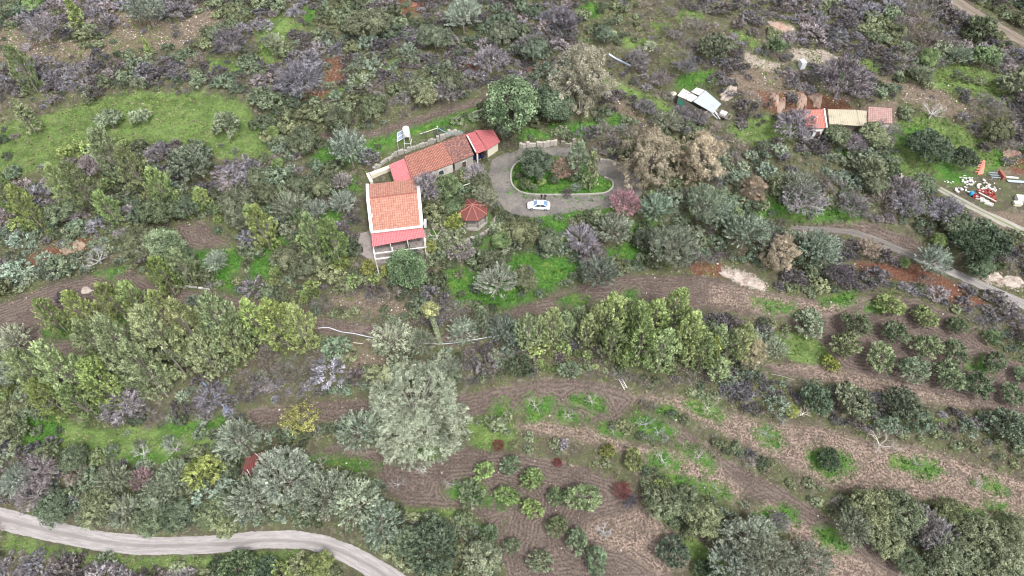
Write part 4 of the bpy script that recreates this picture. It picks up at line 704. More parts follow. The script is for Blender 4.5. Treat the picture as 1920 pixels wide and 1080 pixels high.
# ------------------------------------------------------------------ scattered bushes and scrub
CELLS = """pqd pqo psq pqo|pqo qso qpd sqd|qpd .od .b .pq|qpo qpo qpb dqo
pqs pqd qds qdb|pqo pqs sqo qpd|pqs .bq .qpb qps|pqb qd obs pqo
.pq ._ ._ ._|odq oqs qb do|do qbd oqb bq|bq bq .pbo qpb
.dpo ydq dsq pqs|dsp doq .b bo|do qo o bs|.bsq sbd .b bqp
pdy pds ods dys|ods bq obs bod|sod osd sod bsd|sbd pbd dqs pd
pqs sdo od osy|doy oyd qdo sdo|sbd dbo dbq dqb|dq qpd qb pbq
dyo yod o sd|yod qbo qbd bd|dq o dqo dq|o qdb qp qpb
syo yos osb bqo|bqy oqb sdq bdq|bqy oby qbo bqs|.osb ._ ._ sq
yod qdo bqs bqp|pqb d d o|.o .ob odb oq|dqs qpd qpd sqd
sqd sdo sod od|ds .o .o .b|.bo .o odb obd|.ob .ob ._ ._
sqp dsq dso dos|ds ds sdo o|o .o oyd os|.o do ods ods
qbp qpb qpo doy|dyo .o dso sod|d .o .o s|s .o dos dos""".replace('|', ' ').split('\n')
CELLS = [r_.split() for r_ in CELLS]
BLOCK = [  # roofs, walls, roads and clear ground in picture pixels: no bushes
 [(680,330),(700,300),(760,285),(880,240),(945,240),(945,275),(905,300),(860,325),(800,345),(805,470),(700,505),(672,440)], [(860,375),(915,375),(922,430),(900,440),(862,430)],
 [(1260,160),(1320,155),(1380,195),(1380,235),(1340,235),(1260,200)], [(1500,195),(1680,190),(1680,240),(1500,258)], [(1770,300),(1960,320),(1960,460),(1900,440),(1800,400),(1740,340)], [(445,840),(515,835),(520,900),(440,905)], [(735,225),(785,225),(790,295),(730,290)],
 [(1485,105),(1515,105),(1515,135),(1485,135)], [(1345,493),(1445,500),(1455,552),(1360,545)]]
RDP = [[(-260,885),(-100,920),(0,944),(100,970),(200,990),(300,998),(400,997),(480,989),(550,987),(620,998),(690,1028),(750,1063),(830,1125),(850,1200),(740,1140),(680,1085),(630,1056),(570,1036),(500,1036),(400,1046),(260,1049),(180,1041),(80,1021),(0,1002),(-260,940)],
 [(1580,422),(1640,436),(1700,464),(1770,491),(1850,526),(1920,556),(2050,616),(2040,650),(1920,588),(1850,554),(1770,518),(1700,491),(1630,458),(1575,436)], [(1760,345),(1850,390),(1930,425),(2050,485),(2040,510),(1910,445),(1790,384),(1750,357)], [(1780,-20),(1830,10),(1960,85),(1950,112),(1870,65),(1815,35),(1750,-10)]]
BP = [G(np.array(p, float)[:, 0], np.array(p, float)[:, 1])[:, :2] for p in BLOCK+RDP]
bx = []; rs = np.random.RandomState(5)
cand = np.stack([rs.uniform(-132, 132, 64000), rs.uniform(-58, 88, 64000)], 1)
cz = H(cand[:, 0], cand[:, 1]); cpx, cpy, cdep = proj(np.stack([cand[:, 0], cand[:, 1], cz], 1))
keep = (cpx > -140) & (cpx < 2060) & (cpy > -110) & (cpy < 1180)
cand, cpx, cpy, cdep = cand[keep], cpx[keep], cpy[keep], cdep[keep]
cs = {k: zsd(k, cand[:, 0], cand[:, 1]) for k in Z}
blk = np.zeros(len(cand), bool)
for p in BP: blk |= poly_sd(p, cand[:, 0], cand[:, 1]) > -.5
soil = np.maximum(np.maximum(cs['soil'], cs['straw']), np.maximum(cs['gravel'], cs['rock']))
grs = np.maximum(np.maximum(cs['grass'], cs['lush']), np.maximum(cs['dirt'], cs['red']))
grid = {}; TT = np.array(tree_xy)
for i in range(len(cand)):
    if blk[i]: continue
    x, y = cand[i]
    ds, dg = soil[i], grs[i]
    r_ = rs.rand()
    if ds > -.9: continue
    isl = abs(cpx[i]-1055) < 95 and abs(cpy[i]-345) < 40
    if isl: continue
    cxi = min(15, max(0, int(cpx[i]//120))); cyi = min(11, max(0, int(cpy[i]//90)))
    cell = CELLS[cyi][cxi]
    dens = .22 if cell[0] == '.' else 1.0
    if dg > .3: dens *= .05*(cell != '._')
    elif dg > -.8: dens *= .4
    if r_ > dens: continue
    ks = cell.strip('._') or 'o'
    nv = float(vnoise(np.array(x*.16+50), np.array(y*.16+20))); k = ks[min(len(ks)-1, int(max(0, min(.999, (nv-.5)*1.5+.42+rs.normal()*.2))*len(ks)))]
    if rs.rand() < .06: k = 'pqdosb'[rs.randint(6)]
    R_ = (.55+1.5*rs.rand()**1.4)*(.72+.75*float(vnoise(np.array(x*.13+5), np.array(y*.13))))*(1.15 if k in 'do' else 1.0)
    if dg > -.5 or dens < .3: R_ *= .7
    if ds > -2.2: R_ = min(R_, .9)
    key = (int(x//3), int(y//3)); ok = True
    for a in (-1, 0, 1):
        for b_ in (-1, 0, 1):
            for (qx, qy, qr) in grid.get((key[0]+a, key[1]+b_), ()):
                if (qx-x)**2+(qy-y)**2 < (.57*(qr+R_))**2: ok = False; break
            if not ok: break
        if not ok: break
    if not ok: continue
    if np.any((TT[:, 0]-x)**2+(TT[:, 1]-y)**2 < (TT[:, 2]*.62)**2): continue
    grid.setdefault(key, []).append((x, y, R_)); bx.append((k, x, y, R_, cpx[i], cpy[i], cdep[i]))
def tintvar(k):
    t = TINT[k]; v = rnd.uniform(.7, 1.12) if k in 'pqb' else rnd.uniform(.62, 1.5); wv = rnd.uniform(-.07, .06); return [t[0]*v*(1+wv), t[1]*v, t[2]*v*(1-wv)]
SG = {'p': 'lilac-grey bushes over the hillside', 'q': 'dark scrub bushes over the hillside', 'b': 'twiggy bushes over the hillside', 'd': 'evergreen shrubs over the hillside', 'o': 'green shrubs over the hillside', 's': 'silvery shrubs over the hillside', 'y': 'young pines over the hillside'}
def gn_scatter(name, pts, metas, label_kind):
    me = bpy.data.meshes.new(name); me.from_pydata([p[:3] for p in pts], [], [])
    for nm, ty, i, dom in (('scl', 'FLOAT_VECTOR', 3, 'vector'), ('rot', 'FLOAT_VECTOR', 4, 'vector'), ('tint', 'FLOAT_VECTOR', 5, 'vector'), ('var', 'INT', 6, 'value')):
        a = me.attributes.new(nm, ty, 'POINT'); a.data.foreach_set(dom, np.array([p[i] for p in pts], np.int32 if ty == 'INT' else np.float32).ravel())
    o = bpy.data.objects.new(name, me); C.objects.link(o); o['kind'] = 'stuff'
    g = bpy.data.node_groups.new(name, 'GeometryNodeTree'); g.interface.new_socket('Geometry', in_out='INPUT', socket_type='NodeSocketGeometry'); g.interface.new_socket('Geometry', in_out='OUTPUT', socket_type='NodeSocketGeometry')
    gi = g.nodes.new('NodeGroupInput'); go = g.nodes.new('NodeGroupOutput'); jn = g.nodes.new('GeometryNodeJoinGeometry')
    def attr(nm, ty):
        x = g.nodes.new('GeometryNodeInputNamedAttribute'); x.data_type = ty; x.inputs[0].default_value = nm; return x.outputs[0]
    for k, src in enumerate(metas):
        oi = g.nodes.new('GeometryNodeObjectInfo'); oi.transform_space = 'ORIGINAL'; oi.inputs['Object'].default_value = src
        ip = g.nodes.new('GeometryNodeInstanceOnPoints'); cmp_ = g.nodes.new('FunctionNodeCompare'); cmp_.data_type = 'INT'; cmp_.operation = 'EQUAL'
        ii = [s_ for s_ in cmp_.inputs if s_.type == 'INT']; g.links.new(attr('var', 'INT'), ii[0]); ii[1].default_value = k
        g.links.new(gi.outputs[0], ip.inputs['Points']); g.links.new(cmp_.outputs[0], ip.inputs['Selection']); g.links.new(oi.outputs['Geometry'], ip.inputs['Instance'])
        g.links.new(attr('rot', 'FLOAT_VECTOR'), ip.inputs['Rotation']); g.links.new(attr('scl', 'FLOAT_VECTOR'), ip.inputs['Scale']); g.links.new(ip.outputs[0], jn.inputs[0])
    g.links.new(jn.outputs[0], go.inputs[0]); md = o.modifiers.new('scatter', 'NODES'); md.node_group = g
    return o
for k in 'pqbdosy':
    L = sorted([b for b in bx if b[0] == k], key=lambda b: -b[3]/b[6]*(1 if 0 < b[4] < 1920 and 0 < b[5] < 1080 else .3))
    src = [None]*4; rest = []
    for i, (_, x, y, R_, px, py, dep) in enumerate(L):
        z = float(H(x, y)); v = i % 4; sz = R_/1.5; sc = (sz, sz*rnd.uniform(.8, 1.2), sz*rnd.uniform(.7, 1.05)); rz = rnd.uniform(0, 6.28)
        if i < 290:
            o = bpy.data.objects.new(BNAME[k][0], BUSH[k][v]); C.objects.link(o); o.location = (x, y, z); o.scale = sc; o.rotation_euler = (0, 0, rz); o['tint'] = tintvar(k)
            rp = R_/dep*FPX; pend(o, px, py-5, rp, size(rp)+' '+BNAME[k][1], 'bush', SG[k])
            if src[v] is None: src[v] = o
        else: rest.append((x, y, z, sc, (0, 0, rz), tintvar(k), v))
    if rest:
        o = gn_scatter(BNAME[k][0]+'_thicket', rest, [s_ for s_ in src if s_], k); tag(o, f'the smaller {BNAME[k][1]}es filling the thickets across the hillside'.replace('shrubes', 'shrubs').replace('pinees', 'pines'), 'thicket')
    print('bush', k, len(L))
flush_labels_later = True

# ------------------------------------------------------------------ ground cover: weeds, dry tufts, stones
def scatter_quads(name, n, test, size_, mat, tall=.5, per=5, seed=1, label=''):
    r = np.random.RandomState(seed); x = r.uniform(-130, 130, n*7); y = r.uniform(-56, 86, n*7); z = H(x, y); px, py, _ = proj(np.stack([x, y, z], 1))
    m = (px > -100) & (px < 2020) & (py > -80) & (py < 1160); x, y, z = x[m], y[m], z[m]
    p = test(x, y); m = r.rand(len(x)) < p
    for q in BP: m &= poly_sd(q, x, y) < 0
    x, y, z = x[m][:n], y[m][:n], z[m][:n]; K = len(x); c = np.repeat(np.stack([x, y, z], 1), per, 0); N = K*per
    cr = np.repeat(r.rand(K), per); s_ = size_*(.5+r.rand(N, 1))*np.repeat(.6+.8*r.rand(K, 1), per, 0)
    c = c+r.normal(size=(N, 3))*np.array([1, 1, .12])*size_*1.3+np.array([0, 0, size_*.35*tall])
    nn = nrm(r.normal(size=(N, 3))*np.array([1, 1, .5])+np.array([0, 0, 1.1-tall])); t = nrm(np.cross(nn, r.normal(size=(N, 3)))); b = np.cross(nn, t)
    q = np.stack([c-b*s_, c+t*s_*.5, c+b*s_, c-t*s_*.5], 1).reshape(-1, 3)
    me = quadmesh(name, q, np.repeat(np.clip(cr*.6+r.rand(N)*.4, 0, 1), 4), mat); o = ob(name, me); o['tint'] = [1., 1., 1.]
    return tag(o, label, 'ground cover', kind='stuff')
weed = leafmat('weed_leaf', (.04,.095,.028), (.17,.33,.08)); dry = leafmat('dry_grass', (.10,.09,.055), (.34,.31,.20), .1); moss = leafmat('short_grass', (.075,.13,.035), (.25,.34,.11))
stone = leafmat('pale_stone', (.28,.25,.22), (.62,.58,.53), 0.)
sg = lambda k, w_=.8: (lambda x, y: sst(-w_, w_, zsd(k, x, y)))
scatter_quads('lush_weeds', 22000, lambda x, y: sg('lush', 1.6)(x, y)*(.25+.75*(vnoise(x*.7, y*.7) > .38)), .2, weed, seed=21, label='bright green weeds growing in the damp patches and under the bare trees')
scatter_quads('meadow_grass', 16000, lambda x, y: sg('grass')(x, y)*(.4+.6*vnoise(x*.5, y*.5)), .14, moss, seed=22, label='short yellow-green grass tufts of the meadows')
def tb(x, y): return (1-np.maximum.reduce([sg(k)(x, y) for k in ('soil', 'straw', 'gravel', 'lush')]))*(.3+.7*vnoise(x*.3+7, y*.3))
scatter_quads('dry_grass', 40000, tb, .17, dry, seed=23, label='dry grey-brown grass and low herbs between the bushes')
scatter_quads('low_herbs', 22000, lambda x, y: tb(x, y)*(vnoise(x*.2+30, y*.2) > .5), .17, moss, seed=24, label='low green herbs between the bushes')
scatter_quads('crop_stubble', 9000, lambda x, y: np.maximum(sg('straw')(x, y), .25*sg('soil')(x, y)), .13, dry, tall=.1, per=3, seed=25, label='pale straw and cut stalks lying on the ploughed soil')
def strocks(x, y):
    a = np.maximum.reduce([sg('dirt')(x, y)*.9, sg('rock')(x, y), sg('red')(x, y)*.25, sg('soil')(x, y)*.05, .012+0*x]); return a*(.25+.75*(vnoise(x*.6, y*.6) > .45))
def stones(n, test, label):
    r = np.random.RandomState(31); x = r.uniform(-128, 128, n*30); y = r.uniform(-56, 84, n*30); m = r.rand(len(x)) < test(x, y)
    for q in BP[:8]: m &= poly_sd(q, x, y) < 0
    x, y = x[m][:n], y[m][:n]; K = len(x); z = H(x, y); s_ = .06+.2*r.rand(K)**3; base = np.array([(1,0,0),(0,1,0),(-1,0,0),(0,-1,0),(0,0,.8),(0,0,-.5)])
    P = base[None]*(s_[:, None, None]*(.6+.7*r.rand(K, 6, 1))); a = r.rand(K)*6.28; ca, sa = np.cos(a), np.sin(a)
    P = np.stack([P[..., 0]*ca[:, None]-P[..., 1]*sa[:, None]+x[:, None], P[..., 0]*sa[:, None]+P[..., 1]*ca[:, None]+y[:, None], P[..., 2]+z[:, None]+.03], -1)
    f = np.array([(0,1,4),(1,2,4),(2,3,4),(3,0,4),(1,0,5),(2,1,5),(3,2,5),(0,3,5)]); F = (f[None]+np.arange(K)[:, None, None]*6).reshape(-1, 3)
    o = ob('loose_stones', mesh_np('loose_stones', P.reshape(-1, 3), F, stone, np.repeat(r.rand(K), 6))); o['tint'] = [1., 1., 1.]; tag(o, label, 'stones', kind='stuff')
stones(4500, strocks, 'loose pale stones strewn over bare tracks and rocky banks')

# ------------------------------------------------------------------ built things
def tilemat(name, c1, c2, dark, rowh=.42, colw=.3, stain=.25, stc=(.12,.08,.07), mott=0., mort=.045):
    m, n, b = M(name); uv = nd(n, 'ShaderNodeUVMap').outputs[0]; pos = nd(n, 'ShaderNodeNewGeometry').outputs['Position']
    br = nd(n, 'ShaderNodeTexBrick'); n.links.new(uv, br.inputs['Vector']); br.offset = 0.0 if mott == 0 else .5; br.inputs['Scale'].default_value = 1.
    br.inputs['Brick Width'].default_value = colw; br.inputs['Row Height'].default_value = rowh; br.inputs['Mortar Size'].default_value = mort; br.inputs['Mortar Smooth'].default_value = .6
    br.inputs['Color1'].default_value = (*c1, 1); br.inputs['Color2'].default_value = (*c2, 1); br.inputs['Mortar'].default_value = (*dark, 1); br.inputs['Bias'].default_value = -.1
    f = mrange(n, noise(n, 1.1, pos, 5, .75), .5, .72); c = mixc(n, math_(n, 'MULTIPLY', f, stain), br.outputs[0], stc)
    f2 = mrange(n, noise(n, 3.5, pos, 2, .6), .58, .7); c = mixc(n, math_(n, 'MULTIPLY', mrange(n, noise(n, 2.2, pos, 5, .85), .52, .64), stain*.9), c, tuple(x*.45 for x in c2)); c = mixc(n, math_(n, 'MULTIPLY', f2, .35), c, tuple(min(1, x*1.35+.04) for x in c1))
    if mott:
        f3 = mrange(n, noise(n, 2.6, pos, 3, .8), .42, .56); c = mixc(n, math_(n, 'MULTIPLY', f3, mott), c, (.10, .055, .05))
    n.links.new(c, b.inputs['Base Color']); b.inputs['Roughness'].default_value = .85; bump(n, br.outputs['Fac'], b, .5, -.03); return m
ORANGE = tilemat('orange_roof_tile', (.47,.21,.15), (.37,.14,.105), (.13,.055,.045), rowh=.62, stain=.55, mort=.085)
PEACH = tilemat('salmon_roof_tile', (.47,.235,.17), (.39,.17,.125), (.21,.095,.07), rowh=.55, colw=.42, stain=.4)
OLDT = tilemat('weathered_roof_tile', (.44,.20,.155), (.30,.14,.12), (.10,.06,.055), mott=.85, stain=.5)
PINKT = tilemat('pink_roof_sheet', (.52,.18,.19), (.47,.155,.17), (.33,.09,.10), rowh=.5, colw=.28, stain=.12)
REDS = tilemat('red_metal_sheet', (.47,.14,.145), (.41,.12,.125), (.24,.06,.065), rowh=.55, colw=.26, stain=.1)
DKRED = tilemat('dark_red_roof_felt', (.17,.05,.042), (.135,.04,.035), (.09,.025,.022), rowh=.4, colw=.5, stain=.4)
REDT = tilemat('red_clay_tile', (.52,.21,.17), (.44,.16,.125), (.24,.085,.07), rowh=.42, colw=.35, stain=.15)
PALET = tilemat('faded_pink_tile', (.42,.27,.23), (.34,.20,.18), (.16,.10,.095), rowh=.5, colw=.4, stain=.3)
RUST = tilemat('rusty_red_sheet', (.17,.045,.04), (.12,.035,.03), (.06,.02,.02), rowh=2.4, colw=.3, stain=.6)
WHITE = plain('white_paint', (.66,.65,.63), .6, .12, 1.5, dirt=(.40,.38,.34)); WALL = plain('rendered_wall', (.55,.52,.47), .9, .15, 1.2, dirt=(.36,.33,.29)); STONEW = plain('stone_wall', (.33,.31,.28), .9, .45, 5)
TIN = plain('galvanised_sheet', (.42,.48,.57), .45, .15, 1.2, .2, dirt=(.36,.36,.38)); TINW = plain('white_rusty_sheet', (.60,.58,.56), .6, .1, .8, dirt=(.35,.22,.17)); TAN = plain('tan_corrugated_sheet', (.40,.355,.265), .8, .2, 1., dirt=(.28,.24,.19))
GLASS = plain('dark_glass', (.05,.07,.09), .08, .1, 1); WOOD = plain('grey_timber', (.26,.23,.20), .9, .3, 6); DARKW = plain('dark_timber', (.10,.06,.05), .8, .3, 6); CONC = plain('old_concrete', (.33,.31,.28), .9, .2, 3, dirt=(.22,.21,.18))
ROCK = plain('pale_rock', (.45,.38,.33), .95, .4, 1.6, dirt=(.22,.15,.12)); BLACK = plain('black_cloth', (.015,.015,.018), .8, .2, 5); SKIN = plain('skin', (.45,.28,.2), .6, .1, 5); GREENP = plain('green_tarp', (.05,.22,.16), .6, .1, 2)
RED = plain('red_paint', (.42,.11,.09), .7, .35, 5, dirt=(.22,.09,.07)); BLUE = plain('blue_plastic', (.03,.27,.52), .4, .1, 3); PIPE = plain('white_pipe', (.6,.63,.68), .5, .1, 2); BLUEP = plain('blue_pipe', (.16,.28,.52), .5, .15, 2); TEALP = plain('teal_pipe', (.18,.38,.40), .5, .15, 2)
PANEL = plain('solar_glass', (.22,.26,.34), .12, .15, .8); TERR = plain('terrace_slab', (.25,.215,.20), .9, .3, 2.5, dirt=(.14,.12,.1)); CREAM = plain('cream_paint', (.62,.57,.46), .7, .1, 2)
def lerp(a, b, t): return np.asarray(a)*(1-t)+np.asarray(b)*t
def panel(mb, tl, tr, br, bl, amp=.05, per=.3, th=.12, rows=1):
    """roof sheet between four corners with real corrugation down the slope, closed underneath"""
    tl, tr, br, bl = (np.array(p, float) for p in (tl, tr, br, bl)); w_ = np.linalg.norm(tr-tl); h_ = np.linalg.norm(bl-tl); nu = max(2, int(w_/per*4)); nv = max(1, rows)
    nn = np.cross(bl-tl, tr-tl); nn = nn/np.linalg.norm(nn); nn = nn if nn[2] > 0 else -nn
    b0 = len(mb.v)
    for j in range(nv+1):
        for i in range(nu+1):
            u, v = i/nu, j/nv; p = lerp(lerp(tl, tr, u), lerp(bl, br, u), v)+nn*(amp*abs(math.sin(math.pi*u*w_/per))); mb.v.append(tuple(p))
    for j in range(nv):
        for i in range(nu):
            q = [b0+j*(nu+1)+i, b0+(j+1)*(nu+1)+i, b0+(j+1)*(nu+1)+i+1, b0+j*(nu+1)+i+1]; mb.f.append(q)
            mb.uv += [((k-b0) % (nu+1)/nu*w_, -((k-b0)//(nu+1))/nv*h_) for k in q]
    lo = [p-nn*th for p in (tl, tr, br, bl)]; hi = [p-nn*.002 for p in (tl, tr, br, bl)]
    mb.face(lo)
    for i in range(4): mb.face([hi[i], hi[(i+1) % 4], lo[(i+1) % 4], lo[i]])
    return mb
def walls(mb, tops, zb, inset=.15, th=None):
    """outside walls under a roof outline given as xyz tops"""
    c = np.mean(tops, 0); P = [np.array([*(c[:2]+(p[:2]-c[:2])*(1-inset/max(.5, np.linalg.norm(p[:2]-c[:2])))), p[2]-.14]) for p in map(np.array, tops)]; n = len(P)
    for i in range(n):
        a, b = P[i], P[(i+1) % n]; mb.face([a, b, [b[0], b[1], zb], [a[0], a[1], zb]])
    return P
def opening(parent, a, b, t, wd, zlo, zhi, mat, name='window', frame=WHITE, out=(0, -1)):
    a = np.array(a[:2]); b = np.array(b[:2]); d = (b-a)/np.linalg.norm(b-a); o_ = np.array([d[1], -d[0]]); o_ = o_ if np.dot(o_, out) > 0 else -o_; c = a+(b-a)*t; rz = math.atan2(d[1], d[0])
    cc = c+o_*.02; f = MB(); f.box((cc[0], cc[1], (zlo+zhi)/2), (wd, .06, zhi-zlo), rz); w_ = f.build(name, mat, parent)
    f = MB(); cc = c+o_*.05
    for s in (-1, 1):
        e = cc+d*s*(wd/2+.04); f.box((e[0], e[1], (zlo+zhi)/2), (.08, .07, zhi-zlo+.16), rz)
    f.box((cc[0], cc[1], zhi+.04), (wd, .07, .08), rz); f.box((cc[0], cc[1], zlo-.04), (wd, .09, .08), rz); fr = f.build('frame', frame, parent); fr.parent = w_; return w_

zh = zpad[0]
# main house
def build_house():
    e = zh+3.3; rg = zh+4.7
    BL, BR, FR, FL = U(689,346,e), U(784,335,e), U(791,424,e), U(697,435,e); RL, RR = lerp(BL, FL, .42), lerp(BR, FR, .42); RL[2] = RR[2] = rg
    t = thing('tiled_house', ((BL[0]+FR[0])/2, (BL[1]+FR[1])/2, zh), 'main house with white-edged salmon tiled roof and pink veranda roof in front', 'house')
    bpy.context.view_layer.update()
    m = MB(); panel(m, RL, RR, FR, FL); m.build('front_roof', PEACH, t); m = MB(); panel(m, BL, BR, RR, RL); m.build('back_roof', PEACH, t)
    m = MB(); P = walls(m, [BL, BR, FR, FL], zh-1.5, .5); g = MB()
    for a, b, c in ((BL, FL, RL), (BR, FR, RR)):
        k = .96; cen = (BL+FR)/2; q = [cen+(p-cen)*k for p in (a, b, c)]; g.face([(p[0], p[1], p[2]-.15) for p in q])
    m.v += []; w_ = m.build('wall', WALL, t); g.build('gable', WALL, t)
    for A_, B_, C_ in ((BL, FL, RL), (BR, FR, RR)):     # white verges
        m = MB()
        for p, q in ((A_, C_), (C_, B_)):
            p = np.array(p)+[0, 0, .16]; q = np.array(q)+[0, 0, .16]; n = 4
            for i in range(n):
                a, b = lerp(p, q, i/n), lerp(p, q, (i+1)/n); a, b = np.array(a), np.array(b); s = .3
                m.face([a+[-s, 0, .08], a+[s, 0, .08], b+[s, 0, .08], b+[-s, 0, .08]]); m.face([a+[-s, 0, -.4], a+[-s, 0, .08], b+[-s, 0, .08], b+[-s, 0, -.4]]); m.face([a+[s, 0, .08], a+[s, 0, -.4], b+[s, 0, -.4], b+[s, 0, .08]])
        m.build('verge', WHITE, t)
    m = MB(); m.tube([RL+[.3, 0, .06], RR+[-.3, 0, .06]], [.13, .13], 6); m.build('ridge', REDT, t)
    m = MB(); a, b = FL+[0, -.12, .05], FR+[0, -.12, .05]; m.box(tuple((a+b)/2), (np.linalg.norm(b-a)+.3, .42, .2), math.atan2(b[1]-a[1], b[0]-a[0])); m.build('gutter', WHITE, t)
    # white chimney patch on the left verge, ac box on the right wall
    c = U(695,404,e+.9); m = MB(); m.tube([(c[0], c[1], e+.2), (c[0], c[1], e+1.0)], [.42, .36], 8); ch = m.build('chimney', WHITE, t); m = MB(); m.tube([(c[0], c[1], e+1.003), (c[0], c[1], e+1.1)], [.2, .18], 8); m.build('chimney_pot', CONC, t).parent = ch
    c = U(796,417,zh+2.2); m = MB().box((c[0]+.1, c[1], zh+1.9), (.45, 1.1, 1.3)); m.build('cooler_box', WHITE, t)
    # veranda
    v0 = zh+2.95; v1 = zh+2.45; a, b, c, d = U(696,438,v0), U(793,426,v0), U(797,444,v1), U(698,463,v1)
    m = MB(); panel(m, a, b, c, d, amp=.045, per=.28, th=.06); m.build('veranda_roof', PINKT, t)
    for px, py in ((700,463),(732,458),(764,451),(795,445)):
        q = U(px, py, v1-.1); m = MB().box((q[0], q[1], zh+1.1), (.16, .16, 2.5)); m.build('post', WHITE, t)
    opening(t, P[3], P[2], .25, 1.6, zh+.9, zh+2.2, GLASS); opening(t, P[3], P[2], .72, 1.6, zh+.9, zh+2.2, GLASS); opening(t, P[3], P[2], .5, 1.0, zh+.05, zh+2.2, DARKW, 'door')
    opening(t, P[1], P[2], .4, 1.2, zh+1, zh+2.2, GLASS, out=(1, 0)); opening(t, P[0], P[3], .5, 1.2, zh+1, zh+2.2, GLASS, out=(-1, 0))
    return t
build_house()
# white open pergola frame
def pergola():
    z = zh+2.3; A = U(700,468,z); B = U(735,464,z); Cc = U(704,487,z-.2); D = U(739,483,z-.2); E = U(797,447,z); Fq = U(797,462,z-.2); t = thing('pergola_frame', (*A[:2], zh), 'bare white pergola beams in front of the pink veranda roof', 'pergola')
    bpy.context.view_layer.update()
    for a, b in ((A, Cc), (B, D), (E, Fq)): m = MB(); m.bar(a, b, .17); m.build('beam', WHITE, t)
    for a, b in ((lerp(A, Cc, .45), U(800,464,z)), (Cc, U(752,480,z-.2))):
        m = MB(); m.bar(np.array(a)+[0, 0, .13], np.array(b)+[0, 0, .13], .17); m.build('crossbeam', WHITE, t)
    for a in (Cc, D, Fq): m = MB(); m.bar(a, (a[0], a[1], float(H(a[0], a[1]))-.3), .16); m.build('post', WHITE, t)
pergola()
p = [U(x, y, zh+.06) for x, y in ((676,437),(700,432),(797,425),(802,470),(745,493),(700,492),(668,470))]
m = MB(); m.face([tuple(q) for q in p]); m.face([(q[0], q[1], zh-1.5) for q in p][::-1])
for i in range(7): a, b = p[i], p[(i+1) % 7]; m.face([a, (a[0], a[1], zh-1.5), (b[0], b[1], zh-1.5), b])
tag(m.build('terrace', TERR), kind='structure')
# long wing
def wing():
    b_ = zh+3.7; f_ = zh+2.8; t = thing('tiled_wing', U(820,300,zh), 'long narrow wing with orange and weathered tile roofs behind the main house', 'house'); bpy.context.view_layer.update()
    secs = [('lean_to_roof', PINKT, (729,309),(758,297),(780,338),(741,346), -.35), ('orange_roof', ORANGE, (758,293),(829,266),(851,306),(772,336), 0), ('weathered_roof', OLDT, (829.3,266),(870,250),(889,291),(851.3,306), 0)]
    for nm, mt, a, b, c, d, dz in secs:
        A, B, Cc, D = U(*a, b_+dz), U(*b, b_+dz), U(*c, f_+dz), U(*d, f_+dz); m = MB(); panel(m, A, B, Cc, D, amp=.07 if mt is not PINKT else .045, per=.34 if mt is not PINKT else .28, th=.1); m.build(nm, mt, t)
        m = MB(); P = walls(m, [A, B, Cc, D], zh-1, .25+.05*(dz == 0)); m.build('wall', STONEW if mt is OLDT else WALL, t)
        if mt is OLDT: opening(t, P[3], P[2], .5, .9, zh+.1, zh+2.0, DARKW, 'door')
        if mt is ORANGE: opening(t, P[3], P[2], .3, 1.0, zh+.9, zh+2.0, GLASS); opening(t, P[3], P[2], .7, 1.0, zh+.9, zh+2.0, GLASS)
    a, b = U(884,256,b_-.1), U(895,286,f_); m = MB(); m.bar(np.array(a)+[-.9, .2, .1], np.array(b)+[-.3, 0, .1], .22); m.build('white_flashing', WHITE, t)
wing()
def pinkroof():
    b_ = zh+3.1; f_ = zh+2.5; t = thing('metal_roofed_annex', U(905,270,zh), 'annex under a bright pink-red metal roof at the right end of the wing', 'outbuilding'); bpy.context.view_layer.update()
    A, B, Cc, D = U(872,252,b_), U(890,246,b_), U(913,281,f_), U(893,289,f_); E, Fq, Gq, Hh = U(890.5,244,b_+.12), U(925,243,b_+.12), U(938,266,f_+.12), U(913.5,281,f_+.12)
    m = MB(); panel(m, A, B, Cc, D, amp=.04, per=.26, th=.05); m.build('left_sheet', REDS, t); m = MB(); panel(m, E, Fq, Gq, Hh, amp=.04, per=.26, th=.05); m.build('right_sheet', REDS, t)
    m = MB(); walls(m, [E, Fq, Gq, Hh], zh-1, .5); m.build('wall', CREAM, t)
    q = U(895,290,f_-.3); m = MB().box((q[0], q[1], zh+1.2), (.3, .3, 2.4)); m.build('post', WHITE, t)
pinkroof()
q = G(898,298); t = thing('wheeled_bin', q, 'dark blue bin and crates under the edge of the pink metal roof', 'bin'); bpy.context.view_layer.update()
m = MB()
for i in range(3): m.box((q[0]-.9+i*.8, q[1]+.2*i, q[2]+.5), (.6, .6, 1.0), .3, 1.15)
m.build('box', plain('navy_plastic', (.02,.025,.10), .4, .2, 3), t); m = MB()
for i in range(3): m.box((q[0]-.9+i*.8, q[1]+.2*i, q[2]+1.04), (.74, .74, .07), .3)
m.build('lid', BLACK, t)
# long white trough wall left of the wing
def wallrun(name, pts, w_, h_, mat, label, cat='wall', rough=.0):
    P = [G(*p) for p in pts]; t = None; m = MB(); r = random.Random(len(pts))
    for a, b in zip(P[:-1], P[1:]):
        d = b-a; L = np.linalg.norm(d[:2]); n = max(1, int(L/(.6 if rough else L+1)))
        for i in range(n):
            c = lerp(a, b, (i+.5)/n); hh = h_*(1+r.uniform(-rough, rough)); m.box((c[0]+r.uniform(-rough, rough)*.2, c[1], float(H(c[0], c[1]))+hh/2-.2), (L/n*(1.02 if not rough else .93), w_*(1+r.uniform(-rough, rough)), hh+.4), math.atan2(d[1], d[0]))
    return tag(m.build(name, mat), label, cat)
wallrun('low_wall', [(696,333),(732,318)], .9, .9, CREAM, 'flat-topped cream wall running from the pink lean-to roof to the back corner')
wallrun('low_wall', [(690,330),(698,347)], .6, .9, CREAM, 'short cream wall return behind the salmon roof corner')
